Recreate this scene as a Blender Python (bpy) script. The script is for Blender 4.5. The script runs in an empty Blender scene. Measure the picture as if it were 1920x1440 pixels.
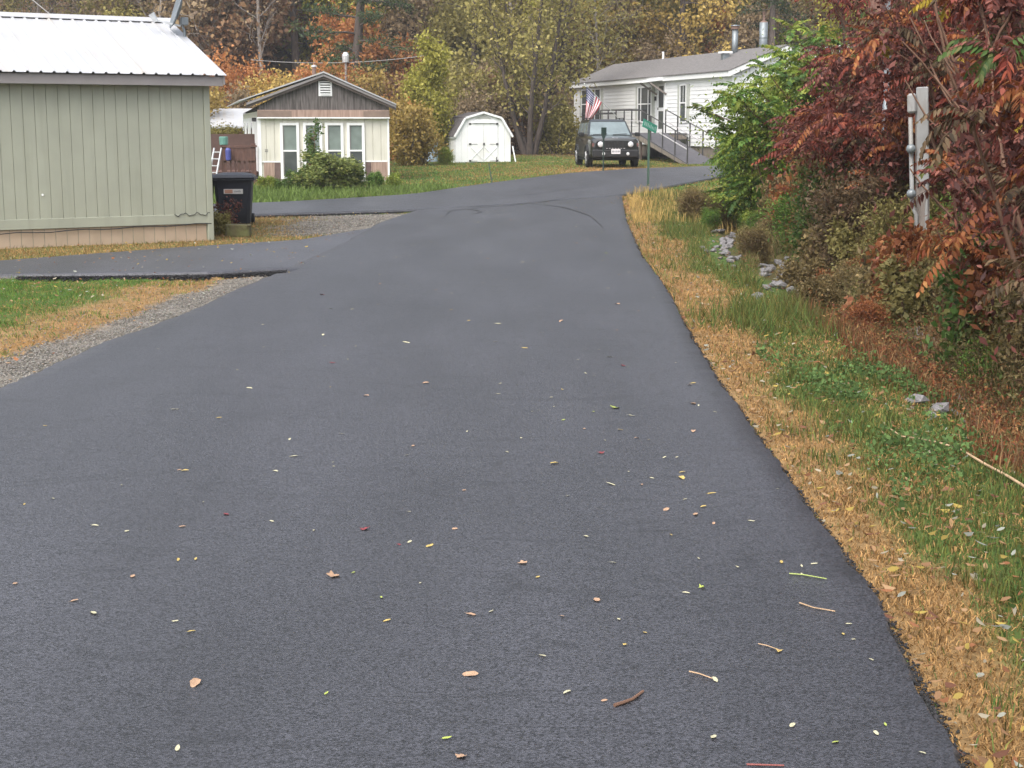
import bpy, math, random
import numpy as np
from mathutils import Vector, Matrix

# ------------------------------------------------------------------ camera, world, sun, exposure
scene = bpy.context.scene
col = scene.collection
F_PX, CX, CY = 2800.0, 960.0, 720.0
HORIZON = 235.0
PITCH = math.atan((CY - HORIZON) / F_PX)
CAM_H = 1.8
cd = bpy.data.cameras.new('camera')
cam = bpy.data.objects.new('camera', cd)
col.objects.link(cam)
cam.location = (0, 0, CAM_H)
cam.rotation_euler = (math.pi / 2 - PITCH, 0, 0)
cd.sensor_width = 36.0
cd.lens = F_PX / 1920 * 36
cd.clip_end = 2000
scene.camera = cam

SUN_EL, SUN_AZ = math.radians(55), math.radians(-150)   # azimuth from +Y towards +X
world = bpy.data.worlds.new('World')
scene.world = world
world.use_nodes = True
wn, wl = world.node_tree.nodes, world.node_tree.links
bg = wn['Background']
sky = wn.new('ShaderNodeTexSky')
sky.sky_type = 'NISHITA'
sky.sun_disc = False
sky.sun_elevation = SUN_EL
sky.sun_rotation = SUN_AZ
sky.air_density = 1.0
sky.dust_density = 4.0
hs = wn.new('ShaderNodeHueSaturation')          # overcast: the same sky with little colour left
hs.inputs['Saturation'].default_value = 0.42
wl.new(sky.outputs[0], hs.inputs['Color'])
wl.new(hs.outputs[0], bg.inputs[0])
bg.inputs[1].default_value = 0.15
sd = bpy.data.lights.new('sun', 'SUN')
sd.energy = 1.1
sd.angle = math.radians(60)
sd.color = (1.0, 0.96, 0.9)
sun = bpy.data.objects.new('sun', sd)
col.objects.link(sun)
sdir = Vector((math.sin(SUN_AZ) * math.cos(SUN_EL), math.cos(SUN_AZ) * math.cos(SUN_EL), math.sin(SUN_EL)))
sun.rotation_euler = sdir.to_track_quat('Z', 'Y').to_euler()
sun.location = (0, 0, 30)
scene.view_settings.view_transform = 'Standard'
scene.view_settings.look = 'None'
scene.view_settings.exposure = 1.12
scene.view_settings.gamma = 1.0
scene.cycles.max_bounces = 5
scene.cycles.transparent_max_bounces = 4

# ------------------------------------------------------------------ projection helpers (photo pixel -> place)
FWD = np.array([0, math.cos(PITCH), -math.sin(PITCH)])
UPV = np.array([0, math.sin(PITCH), math.cos(PITCH)])


def ray(px, py):
    return FWD + np.array([(px - CX) / F_PX, 0, 0]) - UPV * (py - CY) / F_PX


def at(px, py, Y):
    d = ray(px, py)
    return np.array([0, 0, CAM_H]) + d * (Y / d[1])


def G(px, py, z=0.0):
    d = ray(px, py)
    return np.array([0, 0, CAM_H]) + d * ((z - CAM_H) / d[2])


def sstep(a, b, x):
    t = np.clip((np.asarray(x, float) - a) / (b - a), 0, 1)
    return t * t * (3 - 2 * t)


def vnoise(x, y, seed=0):
    """cheap smooth value noise, about 0..1"""
    x = np.asarray(x, float); y = np.asarray(y, float)
    xi = np.floor(x); yi = np.floor(y)
    fx = x - xi; fy = y - yi
    fx = fx * fx * (3 - 2 * fx); fy = fy * fy * (3 - 2 * fy)

    def h(i, j):
        s = np.sin(i * 127.1 + j * 311.7 + seed * 74.7) * 43758.5453
        return s - np.floor(s)
    return (h(xi, yi) * (1 - fx) + h(xi + 1, yi) * fx) * (1 - fy) + (h(xi, yi + 1) * (1 - fx) + h(xi + 1, yi + 1) * fx) * fy


def fbm(x, y, seed=0):
    return (vnoise(x, y, seed) * .5 + vnoise(x * 2.1, y * 2.1, seed + 1) * .3 + vnoise(x * 4.3, y * 4.3, seed + 2) * .2)


# ------------------------------------------------------------------ mesh helpers
class MB:
    def __init__(self):
        self.v = []
        self.f = []

    def add(self, vs, fs):
        o = len(self.v)
        self.v += [tuple(p) for p in vs]
        self.f += [tuple(i + o for i in f) for f in fs]
        return self

    def box(self, x0, x1, y0, y1, z0, z1, m=None):
        vs = [Vector(p) for p in ((x0, y0, z0), (x1, y0, z0), (x1, y1, z0), (x0, y1, z0), (x0, y0, z1), (x1, y0, z1), (x1, y1, z1), (x0, y1, z1))]
        if m is not None:
            vs = [m @ p for p in vs]
        return self.add(vs, [(0, 3, 2, 1), (4, 5, 6, 7), (0, 1, 5, 4), (1, 2, 6, 5), (2, 3, 7, 6), (3, 0, 4, 7)])

    def bar(self, a, b, w, h=None):
        """square bar from a to b"""
        h = h or w
        a = Vector(a); b = Vector(b)
        d = (b - a).normalized()
        up = Vector((0, 0, 1)) if abs(d.z) < .95 else Vector((0, 1, 0))
        s = d.cross(up).normalized() * w / 2
        u = s.cross(d).normalized() * h / 2
        vs = [a - s - u, a + s - u, a + s + u, a - s + u, b - s - u, b + s - u, b + s + u, b - s + u]
        return self.add(vs, [(0, 3, 2, 1), (4, 5, 6, 7), (0, 1, 5, 4), (1, 2, 6, 5), (2, 3, 7, 6), (3, 0, 4, 7)])

    def tube(self, pts, rad, n=8, cap=True):
        pts = [Vector(p) for p in pts]
        if not isinstance(rad, (list, tuple)):
            rad = [rad] * len(pts)
        vs = []
        for i, p in enumerate(pts):
            d = (pts[min(i + 1, len(pts) - 1)] - pts[max(i - 1, 0)]).normalized()
            up = Vector((0, 0, 1)) if abs(d.z) < .9 else Vector((0, 1, 0))
            s = d.cross(up).normalized()
            u = s.cross(d).normalized()
            for k in range(n):
                a = 2 * math.pi * k / n
                vs.append(p + (s * math.cos(a) + u * math.sin(a)) * rad[i])
        fs = []
        for i in range(len(pts) - 1):
            for k in range(n):
                fs.append((i * n + k, i * n + (k + 1) % n, (i + 1) * n + (k + 1) % n, (i + 1) * n + k))
        if cap:
            fs.append(tuple(range(n - 1, -1, -1)))
            fs.append(tuple(range((len(pts) - 1) * n, len(pts) * n)))
        return self.add(vs, fs)

    def prism(self, poly, y0, y1):
        """polygon in x,z extruded along y"""
        n = len(poly)
        vs = [(p[0], y0, p[1]) for p in poly] + [(p[0], y1, p[1]) for p in poly]
        fs = [tuple(range(n)), tuple(range(2 * n - 1, n - 1, -1))]
        for i in range(n):
            j = (i + 1) % n
            fs.append((i, i + n, j + n, j))
        return self.add(vs, fs)

    def prism_x(self, poly, x0, x1):
        """polygon in y,z extruded along x"""
        n = len(poly)
        vs = [(x0, p[0], p[1]) for p in poly] + [(x1, p[0], p[1]) for p in poly]
        fs = [tuple(range(n - 1, -1, -1)), tuple(range(n, 2 * n))]
        for i in range(n):
            j = (i + 1) % n
            fs.append((i, j, j + n, i + n))
        return self.add(vs, fs)

    def lathe(self, prof, n=16, axis='z', c=(0, 0, 0)):
        """profile of (r, h) spun about an axis through c"""
        vs = []
        for r, h in prof:
            for k in range(n):
                a = 2 * math.pi * k / n
                p = (r * math.cos(a), r * math.sin(a), h)
                if axis == 'y':
                    p = (p[0], h, p[1])
                elif axis == 'x':
                    p = (h, p[0], p[1])
                vs.append((p[0] + c[0], p[1] + c[1], p[2] + c[2]))
        fs = []
        for i in range(len(prof) - 1):
            for k in range(n):
                fs.append((i * n + k, i * n + (k + 1) % n, (i + 1) * n + (k + 1) % n, (i + 1) * n + k))
        fs.append(tuple(range(n)))
        fs.append(tuple(range(len(prof) * n - 1, (len(prof) - 1) * n - 1, -1)))
        return self.add(vs, fs)

    def loft(self, rings, cap=True):
        n = len(rings[0])
        vs = [p for r in rings for p in r]
        fs = []
        for i in range(len(rings) - 1):
            for k in range(n):
                fs.append((i * n + k, i * n + (k + 1) % n, (i + 1) * n + (k + 1) % n, (i + 1) * n + k))
        if cap:
            fs.append(tuple(range(n - 1, -1, -1)))
            fs.append(tuple(range((len(rings) - 1) * n, len(rings) * n)))
        return self.add(vs, fs)

    def mesh(self, name, smooth=False):
        me = bpy.data.meshes.new(name)
        me.from_pydata([tuple(p) for p in self.v], [], self.f)
        if smooth:
            me.polygons.foreach_set('use_smooth', [True] * len(me.polygons))
        me.update()
        return me

    def build(self, name, mat, parent=None, smooth=False, bevel=0.0, auto=False):
        me = self.mesh(name, smooth)
        import bmesh
        bm = bmesh.new(); bm.from_mesh(me)
        bmesh.ops.recalc_face_normals(bm, faces=bm.faces)
        if bevel:
            bmesh.ops.bevel(bm, geom=list(bm.edges), offset=bevel, segments=1, affect='EDGES', clamp_overlap=True)
        bm.to_mesh(me); bm.free()
        return link(name, me, mat, parent)


def link(name, me, mat=None, parent=None):
    o = bpy.data.objects.new(name, me)
    col.objects.link(o)
    if mat is not None and len(me.materials) == 0:
        me.materials.append(mat)
    if parent is not None:
        o.parent = parent
    return o


def np_mesh(name, v, f, colors=None, val=None, smooth=False):
    """mesh from arrays; f (M,3) or (M,4)"""
    v = np.asarray(v, np.float32); f = np.asarray(f, np.int32)
    me = bpy.data.meshes.new(name)
    me.vertices.add(len(v)); me.vertices.foreach_set('co', v.ravel())
    k = f.shape[1]
    me.loops.add(f.size); me.loops.foreach_set('vertex_index', f.ravel())
    me.polygons.add(len(f)); me.polygons.foreach_set('loop_start', np.arange(0, f.size, k, dtype=np.int32))
    try:
        me.polygons.foreach_set('loop_total', np.full(len(f), k, np.int32))
    except Exception:
        pass
    if smooth:
        me.polygons.foreach_set('use_smooth', np.ones(len(f), bool))
    me.update(calc_edges=True)
    if colors is not None:
        a = me.color_attributes.new('Col', 'FLOAT_COLOR', 'POINT')
        c = np.ones((len(v), 4), np.float32); c[:, :3] = colors
        a.data.foreach_set('color', c.ravel())
    if val is not None:
        a = me.attributes.new('v', 'FLOAT', 'POINT')
        a.data.foreach_set('value', np.asarray(val, np.float32))
    return me


def thing(name, label, cat, loc=(0, 0, 0), rz=0.0, group=None):
    o = bpy.data.objects.new(name, None)
    o.empty_display_size = .2
    col.objects.link(o)
    o.location = tuple(float(a) for a in loc)
    o.rotation_euler = (0, 0, rz)
    return tag(o, label, cat, group)


def tag(o, label, cat, group=None):
    o['label'] = label; o['category'] = cat
    if group:
        o['group'] = group
    return o


def struct(o, kind='structure'):
    o['kind'] = kind
    return o


# ------------------------------------------------------------------ materials
MATS = {}


def nmat(name):
    m = bpy.data.materials.new(name)
    m.use_nodes = True
    return m, m.node_tree.nodes, m.node_tree.links, m.node_tree.nodes['Principled BSDF']


def mat(name, c, rough=.6, metal=0., var=.12, scale=6., bump=0., bscale=40., spec=.5, stretch=None, c2=None, dirt=None, coat=0.):
    """principled with noise variation between c and c2, optional stains (dirt colour, scale, amount, stretch)"""
    if name in MATS:
        return MATS[name]
    m, n, l, p = nmat(name)
    tc = n.new('ShaderNodeTexCoord')
    mp = n.new('ShaderNodeMapping')
    l.new(tc.outputs['Object'], mp.inputs['Vector'])
    if stretch:
        mp.inputs['Scale'].default_value = stretch
    nz = n.new('ShaderNodeTexNoise')
    nz.inputs['Scale'].default_value = scale
    nz.inputs['Detail'].default_value = 5
    l.new(mp.outputs[0], nz.inputs['Vector'])
    mx = n.new('ShaderNodeMix'); mx.data_type = 'RGBA'
    a = [x * (1 - var) for x in c]; b = list(c2) if c2 else [min(x * (1 + var), 1) for x in c]
    mx.inputs[6].default_value = (*a, 1); mx.inputs[7].default_value = (*b, 1)
    rp = n.new('ShaderNodeMapRange')
    rp.inputs[1].default_value = .3; rp.inputs[2].default_value = .7
    l.new(nz.outputs[0], rp.inputs[0]); l.new(rp.outputs[0], mx.inputs[0])
    out = mx.outputs[2]
    if dirt:
        dc, ds, da, dst = dirt
        mp2 = n.new('ShaderNodeMapping'); mp2.inputs['Scale'].default_value = dst
        l.new(tc.outputs['Object'], mp2.inputs['Vector'])
        n2 = n.new('ShaderNodeTexNoise'); n2.inputs['Scale'].default_value = ds; n2.inputs['Detail'].default_value = 6
        l.new(mp2.outputs[0], n2.inputs['Vector'])
        r2 = n.new('ShaderNodeMapRange'); r2.inputs[1].default_value = .52; r2.inputs[2].default_value = .75; r2.inputs[4].default_value = da
        l.new(n2.outputs[0], r2.inputs[0])
        m2 = n.new('ShaderNodeMix'); m2.data_type = 'RGBA'; m2.inputs[7].default_value = (*dc, 1)
        l.new(out, m2.inputs[6]); l.new(r2.outputs[0], m2.inputs[0])
        out = m2.outputs[2]
    l.new(out, p.inputs['Base Color'])
    p.inputs['Roughness'].default_value = rough
    p.inputs['Metallic'].default_value = metal
    p.inputs['Specular IOR Level'].default_value = spec
    p.inputs['Coat Weight'].default_value = coat
    if bump:
        nb = n.new('ShaderNodeTexNoise'); nb.inputs['Scale'].default_value = bscale; nb.inputs['Detail'].default_value = 4
        l.new(mp.outputs[0], nb.inputs['Vector'])
        bp = n.new('ShaderNodeBump'); bp.inputs['Strength'].default_value = bump; bp.inputs['Distance'].default_value = .02
        l.new(nb.outputs[0], bp.inputs['Height']); l.new(bp.outputs[0], p.inputs['Normal'])
    MATS[name] = m
    return m


def leafmat(name, stops, trans=.3, rough=.55, objvar=.25):
    """foliage: per-leaf value 'v' picks a colour from stops; each plant a little lighter or darker"""
    if name in MATS:
        return MATS[name]
    m, n, l, p = nmat(name)
    at_ = n.new('ShaderNodeAttribute'); at_.attribute_name = 'v'
    cr = n.new('ShaderNodeValToRGB')
    els = cr.color_ramp.elements
    while len(els) < len(stops):
        els.new(.5)
    for e, (pos, c) in zip(els, stops):
        e.position = pos; e.color = (*c, 1)
    l.new(at_.outputs['Fac'], cr.inputs[0])
    oi = n.new('ShaderNodeObjectInfo')
    mr = n.new('ShaderNodeMapRange'); mr.inputs[3].default_value = 1 - objvar; mr.inputs[4].default_value = 1 + objvar
    l.new(oi.outputs['Random'], mr.inputs[0])
    mul = n.new('ShaderNodeVectorMath'); mul.operation = 'SCALE'
    l.new(cr.outputs[0], mul.inputs[0]); l.new(mr.outputs[0], mul.inputs['Scale'])
    l.new(mul.outputs[0], p.inputs['Base Color'])
    p.inputs['Roughness'].default_value = rough
    p.inputs['Specular IOR Level'].default_value = .25
    tr = n.new('ShaderNodeBsdfTranslucent'); l.new(mul.outputs[0], tr.inputs[0])
    ms = n.new('ShaderNodeMixShader'); ms.inputs[0].default_value = trans
    l.new(p.outputs[0], ms.inputs[1]); l.new(tr.outputs[0], ms.inputs[2])
    l.new(ms.outputs[0], n['Material Output'].inputs[0])
    MATS[name] = m
    return m


def colmat(name, trans=.2, rough=.7, noise=None):
    """colour from the Col attribute"""
    m, n, l, p = nmat(name)
    a = n.new('ShaderNodeAttribute'); a.attribute_name = 'Col'
    src = a.outputs['Color']
    if noise:
        tc = n.new('ShaderNodeTexCoord')
        nz = n.new('ShaderNodeTexNoise'); nz.inputs['Scale'].default_value = noise; nz.inputs['Detail'].default_value = 8
        nz.inputs['Roughness'].default_value = .7
        l.new(tc.outputs['Object'], nz.inputs['Vector'])
        mr = n.new('ShaderNodeMapRange'); mr.inputs[1].default_value = .3; mr.inputs[2].default_value = .7
        mr.inputs[3].default_value = .45; mr.inputs[4].default_value = 1.45
        l.new(nz.outputs[0], mr.inputs[0])
        mul = n.new('ShaderNodeVectorMath'); mul.operation = 'SCALE'
        l.new(src, mul.inputs[0]); l.new(mr.outputs[0], mul.inputs['Scale'])
        src = mul.outputs[0]
        bp = n.new('ShaderNodeBump'); bp.inputs['Strength'].default_value = .6; bp.inputs['Distance'].default_value = .03
        l.new(nz.outputs[0], bp.inputs['Height']); l.new(bp.outputs[0], p.inputs['Normal'])
    l.new(src, p.inputs['Base Color'])
    p.inputs['Roughness'].default_value = rough
    p.inputs['Specular IOR Level'].default_value = .2
    if trans:
        tr = n.new('ShaderNodeBsdfTranslucent'); l.new(src, tr.inputs[0])
        ms = n.new('ShaderNodeMixShader'); ms.inputs[0].default_value = trans
        l.new(p.outputs[0], ms.inputs[1]); l.new(tr.outputs[0], ms.inputs[2])
        l.new(ms.outputs[0], n['Material Output'].inputs[0])
    return m


def glassmat(name, c, rough=.08, spec=.8):
    if name in MATS:
        return MATS[name]
    m, n, l, p = nmat(name)
    tc = n.new('ShaderNodeTexCoord')
    nz = n.new('ShaderNodeTexNoise'); nz.inputs['Scale'].default_value = 3
    l.new(tc.outputs['Object'], nz.inputs['Vector'])
    mx = n.new('ShaderNodeMix'); mx.data_type = 'RGBA'
    mx.inputs[6].default_value = (*[x * .6 for x in c], 1); mx.inputs[7].default_value = (*[x * 1.4 for x in c], 1)
    l.new(nz.outputs[0], mx.inputs[0]); l.new(mx.outputs[2], p.inputs['Base Color'])
    p.inputs['Roughness'].default_value = rough
    p.inputs['Specular IOR Level'].default_value = spec
    MATS[name] = m
    return m


def asphalt(name, c=.040, marks=False):
    m, n, l, p = nmat(name)
    tc = n.new('ShaderNodeTexCoord')
    # stone-sized speckle
    vo = n.new('ShaderNodeTexVoronoi'); vo.inputs['Scale'].default_value = 165
    l.new(tc.outputs['Object'], vo.inputs['Vector'])
    sep = n.new('ShaderNodeSeparateColor'); l.new(vo.outputs['Color'], sep.inputs[0])
    mr = n.new('ShaderNodeMapRange'); mr.inputs[3].default_value = .1; mr.inputs[4].default_value = 2.7
    l.new(sep.outputs[0], mr.inputs[0])
    # broad unevenness of the mat, roller passes
    nz = n.new('ShaderNodeTexNoise'); nz.inputs['Scale'].default_value = .7; nz.inputs['Detail'].default_value = 6
    mp = n.new('ShaderNodeMapping'); mp.inputs['Scale'].default_value = (1.6, .45, 1)
    l.new(tc.outputs['Object'], mp.inputs['Vector']); l.new(mp.outputs[0], nz.inputs['Vector'])
    m2 = n.new('ShaderNodeMapRange'); m2.inputs[1].default_value = .3; m2.inputs[2].default_value = .7
    m2.inputs[3].default_value = .72; m2.inputs[4].default_value = 1.25
    l.new(nz.outputs[0], m2.inputs[0])
    mm = n.new('ShaderNodeMath'); mm.operation = 'MULTIPLY'
    l.new(mr.outputs[0], mm.inputs[0]); l.new(m2.outputs[0], mm.inputs[1])
    out = mm.outputs[0]
    # scuffs: thin ridged streaks
    sc = n.new('ShaderNodeTexNoise'); sc.inputs['Scale'].default_value = 1.3; sc.inputs['Detail'].default_value = 2; sc.inputs['Distortion'].default_value = 1.6
    mp3 = n.new('ShaderNodeMapping'); mp3.inputs['Rotation'].default_value = (0, 0, -.5); mp3.inputs['Scale'].default_value = (.35, 1.3, 1)
    l.new(tc.outputs['Object'], mp3.inputs['Vector']); l.new(mp3.outputs[0], sc.inputs['Vector'])
    ab = n.new('ShaderNodeMath'); ab.operation = 'SUBTRACT'; ab.inputs[1].default_value = .5; l.new(sc.outputs[0], ab.inputs[0])
    a2 = n.new('ShaderNodeMath'); a2.operation = 'ABSOLUTE'; l.new(ab.outputs[0], a2.inputs[0])
    m3 = n.new('ShaderNodeMapRange'); m3.inputs[1].default_value = 0; m3.inputs[2].default_value = .04 if marks else .016
    m3.inputs[3].default_value = .45 if marks else .7; m3.inputs[4].default_value = 1
    l.new(a2.outputs[0], m3.inputs[0])
    m4 = n.new('ShaderNodeMath'); m4.operation = 'MULTIPLY'; l.new(out, m4.inputs[0]); l.new(m3.outputs[0], m4.inputs[1])
    vs = n.new('ShaderNodeVectorMath'); vs.operation = 'SCALE'; vs.inputs[0].default_value = (c * .94, c * .95, c * 1.14)
    l.new(m4.outputs[0], vs.inputs['Scale'])
    l.new(vs.outputs[0], p.inputs['Base Color'])
    p.inputs['Roughness'].default_value = .43
    p.inputs['Specular IOR Level'].default_value = .75
    nb = n.new('ShaderNodeTexNoise'); nb.inputs['Scale'].default_value = 120; nb.inputs['Detail'].default_value = 3
    l.new(tc.outputs['Object'], nb.inputs['Vector'])
    ad = n.new('ShaderNodeMath'); ad.operation = 'ADD'; l.new(nb.outputs[0], ad.inputs[0]); l.new(vo.outputs['Distance'], ad.inputs[1])
    bp = n.new('ShaderNodeBump'); bp.inputs['Strength'].default_value = .45; bp.inputs['Distance'].default_value = .006
    l.new(ad.outputs[0], bp.inputs['Height']); l.new(bp.outputs[0], p.inputs['Normal'])
    return m


M_ASPH = asphalt('asphalt_lane', .028)
M_ASPH2 = asphalt('asphalt_cross_road', .034, marks=True)
M_ASPH3 = asphalt('asphalt_driveway', .040)
M_GROUND = colmat('ground_soil', trans=0, rough=.9, noise=9)
M_GRASS = colmat('grass_blades', trans=.3)
M_STONE = mat('grey_stone', (.17, .162, .162), .8, var=.4, scale=4, bump=.4, bscale=12)
M_BARK = mat('bark', (.085, .065, .055), .9, var=.4, scale=5, bump=.8, bscale=14, stretch=(3, 3, .6))
M_BARK_GREY = mat('bark_grey', (.27, .235, .21), .9, var=.35, scale=5, bump=.6, bscale=14, stretch=(3, 3, .6))
M_STEM = mat('stem_brown', (.15, .08, .05), .8, var=.3)

# ------------------------------------------------------------------ road edges in plan (metres), from points on the flat lane
R_PX = [(1790, 1440), (1620, 1110), (1530, 985), (1430, 845), (1330, 700), (1290, 630), (1250, 550), (1200, 480), (1174, 420), (1160, 375)]
L_PX = [(0, 740), (200, 650), (350, 595), (450, 547), (545, 507), (640, 463), (715, 420), (780, 398)]
R_PT = np.array([G(*p)[:2] for p in R_PX]); R_PT[-1] = (2.62, 36.0)
L_PT = np.array([G(*p)[:2] for p in L_PX])
_ry = np.concatenate([[-12, 0], R_PT[:, 1], [60]]); _rx = np.concatenate([[R_PT[0, 0] - .25, R_PT[0, 0] - .1], R_PT[:, 0], [R_PT[-1, 0]]])
_ly = np.concatenate([[-12, 0], L_PT[:, 1], [60]]); _lx = np.concatenate([[L_PT[0, 0] - .7, L_PT[0, 0] - .4], L_PT[:, 0], [L_PT[-1, 0]]])


def Xr(Y):
    return np.interp(Y, _ry, _rx)


def Xl(Y):
    return np.interp(Y, _ly, _lx)


YR = [-30, 0, 28, 32, 37, 41, 46, 53, 58, 66, 75, 400]
ZR = [0, 0, 0, .02, .13, .22, .32, .36, .36, .45, .6, .6]
YL = [-30, 0, 28, 32, 35, 41, 50, 58, 66, 75, 400]
ZL = [0, 0, 0, -.02, 0, .18, .28, .30, .45, .6, .6]


def tz(X, Y):
    X = np.asarray(X, float); Y = np.asarray(Y, float)
    w = sstep(-5, 2, X)
    z = np.interp(Y, YL, ZL) * (1 - w) + np.interp(Y, YR, ZR) * w
    # bank and ditch along the right-hand side
    d = X - Xr(Y)
    k = 1 - sstep(29, 37, Y)
    z = z - k * .26 * np.exp(-((d - 1.75 - .012 * Y) / .45) ** 2)
    z = z - k * .03 * sstep(0, .4, d) * (1 - sstep(1, 2, d))
    z = z + k * (.62 * sstep(2.1, 4.6, d) + .7 * sstep(4.6, 12, d))
    # ground scraped lower along the open edge of the driveway and of the cross road
    dn = np.interp(X, DRV_N[:, 0], DRV_N[:, 1]); cn = np.interp(X, CR_N[:, 0], CR_N[:, 1])
    z = z - .075 * sstep(dn - .02, dn - .14, Y) * sstep(dn - .75, dn - .35, Y) * sstep(-7, -5, X) * (1 - sstep(-2.9, -2.6, X))
    z = z - .05 * sstep(cn - .02, cn - .14, Y) * sstep(cn - .8, cn - .4, Y) * sstep(-8, -6, X) * (1 - sstep(-2.4, -2.1, X))
    # wooded hillside behind
    z = z + np.where(Y > 72, (Y - 72) * .27 * sstep(72, 84, Y), 0) * (1 - sstep(150, 200, Y) * .1)
    z = z + sstep(74, 90, Y) * (fbm(X * .08, Y * .08, 5) - .5) * 2.2
    return z


def tz1(x, y):
    return float(tz(np.array([x]), np.array([y]))[0])


# ------------------------------------------------------------------ ground colours by place
TAN = np.array([.34, .215, .095]); GRN = np.array([.085, .145, .030]); GRN2 = np.array([.13, .17, .04])
RUST = np.array([.13, .065, .032]); SOIL = np.array([.13, .085, .05]); GRAV = np.array([.17, .15, .125]); LITTER = np.array([.10, .068, .04])
OLIVE = np.array([.12, .10, .035])

DRV_N = np.array([[-30, 4.5], [-12.4, 14.6], [-9, 16.6], [-6.4, 17.9], [-5.0, 18.0], [-3.7, 18.15], [-2.75, 18.75]])   # driveway edge towards the camera
DRV_F = np.array([[-30, 6.7], [-12.4, 16.8], [-9, 18.6], [-6.8, 19.8], [-4.9, 22.0], [-3.3, 23.5], [-2.3, 26.8]])     # driveway edge towards the green house


def drv_n(X):
    return np.interp(X, DRV_N[:, 0], DRV_N[:, 1])


def drv_f(X):
    return np.interp(X, DRV_F[:, 0], DRV_F[:, 1])


def zone(X, Y):
    """weights for tan, green, rust, soil, gravel, litter, olive"""
    X = np.asarray(X, float); Y = np.asarray(Y, float)
    n1 = fbm(X * .9, Y * .9, 1); n2 = fbm(X * 2.3, Y * 2.3, 9)
    w = np.zeros(X.shape + (7,))
    dr = X - Xr(Y); dl = Xl(Y) - X
    right = (dr > -.3) & (Y < 38)
    t = dr + (n1 - .5) * .9
    th = np.clip(.26 + .03 * (Y - 5), .26, .48)
    w[..., 0] = np.where(right, 1 - sstep(0, .3, t - th), 0)
    g = sstep(0, .3, t - th) * (1 - sstep(1.3, 1.7, t + (n2 - .5) * .5))
    w[..., 1] = np.where(right, g, 0)
    r = sstep(1.3, 1.7, t + (n2 - .5) * .5) * (1 - sstep(2.6, 3.4, t))
    ry_ = 1 - sstep(13, 16, Y + (n1 - .5) * 4)
    w[..., 2] = np.where(right, r * ry_, 0)
    w[..., 6] = np.where(right, sstep(2.6, 3.4, t) + r * (1 - ry_), 0)
    # left: gravel beside the lane, tan, then lawn
    left = (dl > -.3) & (Y < drv_n(X) + .3)
    tl = dl + (n1 - .5) * .5
    gw = .72 - .035 * (Y - 9)
    gv = 1 - sstep(gw, gw + .2, tl)
    tn = sstep(gw, gw + .2, tl) * (1 - sstep(gw + .75, gw + 1.15, tl + (n2 - .5) * .4))
    gr = sstep(gw + .75, gw + 1.15, tl + (n2 - .5) * .4)
    w[..., 4] += np.where(left, gv, 0); w[..., 0] += np.where(left, tn, 0); w[..., 1] += np.where(left, gr, 0)
    # strip between the driveway and the house, to the cross road
    mid = (dl > -.3) & (Y >= drv_f(X) - .3) & (Y < 31)
    gp = sstep(-4.6, -3.6, X + (n1 - .5) * 1.2) * sstep(24.2, 25.2, Y + (n2 - .5))
    w[..., 4] += np.where(mid, gp, 0)
    w[..., 0] += np.where(mid, (1 - gp) * (.45 + .5 * (n2 > .55)), 0)
    w[..., 1] += np.where(mid, (1 - gp) * .45, 0)
    far = (w.sum(-1) < .01)
    # far lawns
    tanfar = sstep(.6, .75, fbm(X * .5, Y * .5, 3)) * .3
    park = np.exp(-(((X - 3.9) / 2.8) ** 2 + ((Y - 49.5) / 3.4) ** 2)) * 1.3
    park = np.clip(park, 0, 1)
    hill = sstep(64, 70, Y)
    w[..., 0] += np.where(far, (1 - hill) * np.maximum(tanfar, park), 0)
    w[..., 1] += np.where(far, (1 - hill) * (1 - np.maximum(tanfar, park)), 0)
    w[..., 5] += np.where(far, hill, 0)
    w /= np.maximum(w.sum(-1, keepdims=True), 1e-6)
    return w


ZCOL = np.stack([TAN, GRN, RUST, SOIL, GRAV, LITTER, OLIVE])


def ground_color(X, Y):
    return zone(X, Y) @ (ZCOL * np.array([[.75], [.75], [.7], [1], [1], [1], [.8]]))


def on_asphalt(X, Y):
    lane = (X < Xr(Y)) & (X > Xl(Y)) & (Y < 33)
    drv = (X < Xl(Y) + .3) & (Y > drv_n(X)) & (Y < drv_f(X))
    return lane | drv | on_cross(X, Y)


# cross road: edges as x -> y
CR_N = np.array([[-40, 17], [-10, 28.6], [-5.2, 30.3], [-3.6, 31.2], [-2.05, 31.9], [0, 33.2], [2.62, 36.0], [4.75, 41.0], [6.1, 44.0], [8.5, 48.5], [14, 54], [30, 58]])
CR_F = np.array([[-40, 22], [-10, 32.8], [-6.0, 34.6], [-2.4, 37.2], [1.6, 45.8], [4.0, 50.0], [7.2, 53.0], [12, 56.3], [30, 61]])


def on_cross(X, Y):
    return (Y > np.interp(X, CR_N[:, 0], CR_N[:, 1])) & (Y < np.interp(X, CR_F[:, 0], CR_F[:, 1]))


# ------------------------------------------------------------------ the ground
xs = np.concatenate([np.linspace(-140, -30, 23)[:-1], np.linspace(-30, -9, 43)[:-1], np.linspace(-9, 9, 121)[:-1], np.linspace(9, 30, 43)[:-1], np.linspace(30, 140, 23)])
ys = np.concatenate([np.linspace(-30, 0, 16)[:-1], np.linspace(0, 36, 221)[:-1], np.linspace(36, 80, 111)[:-1], np.linspace(80, 260, 46)])
XX, YY = np.meshgrid(xs, ys)
ZZ = tz(XX, YY)
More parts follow.
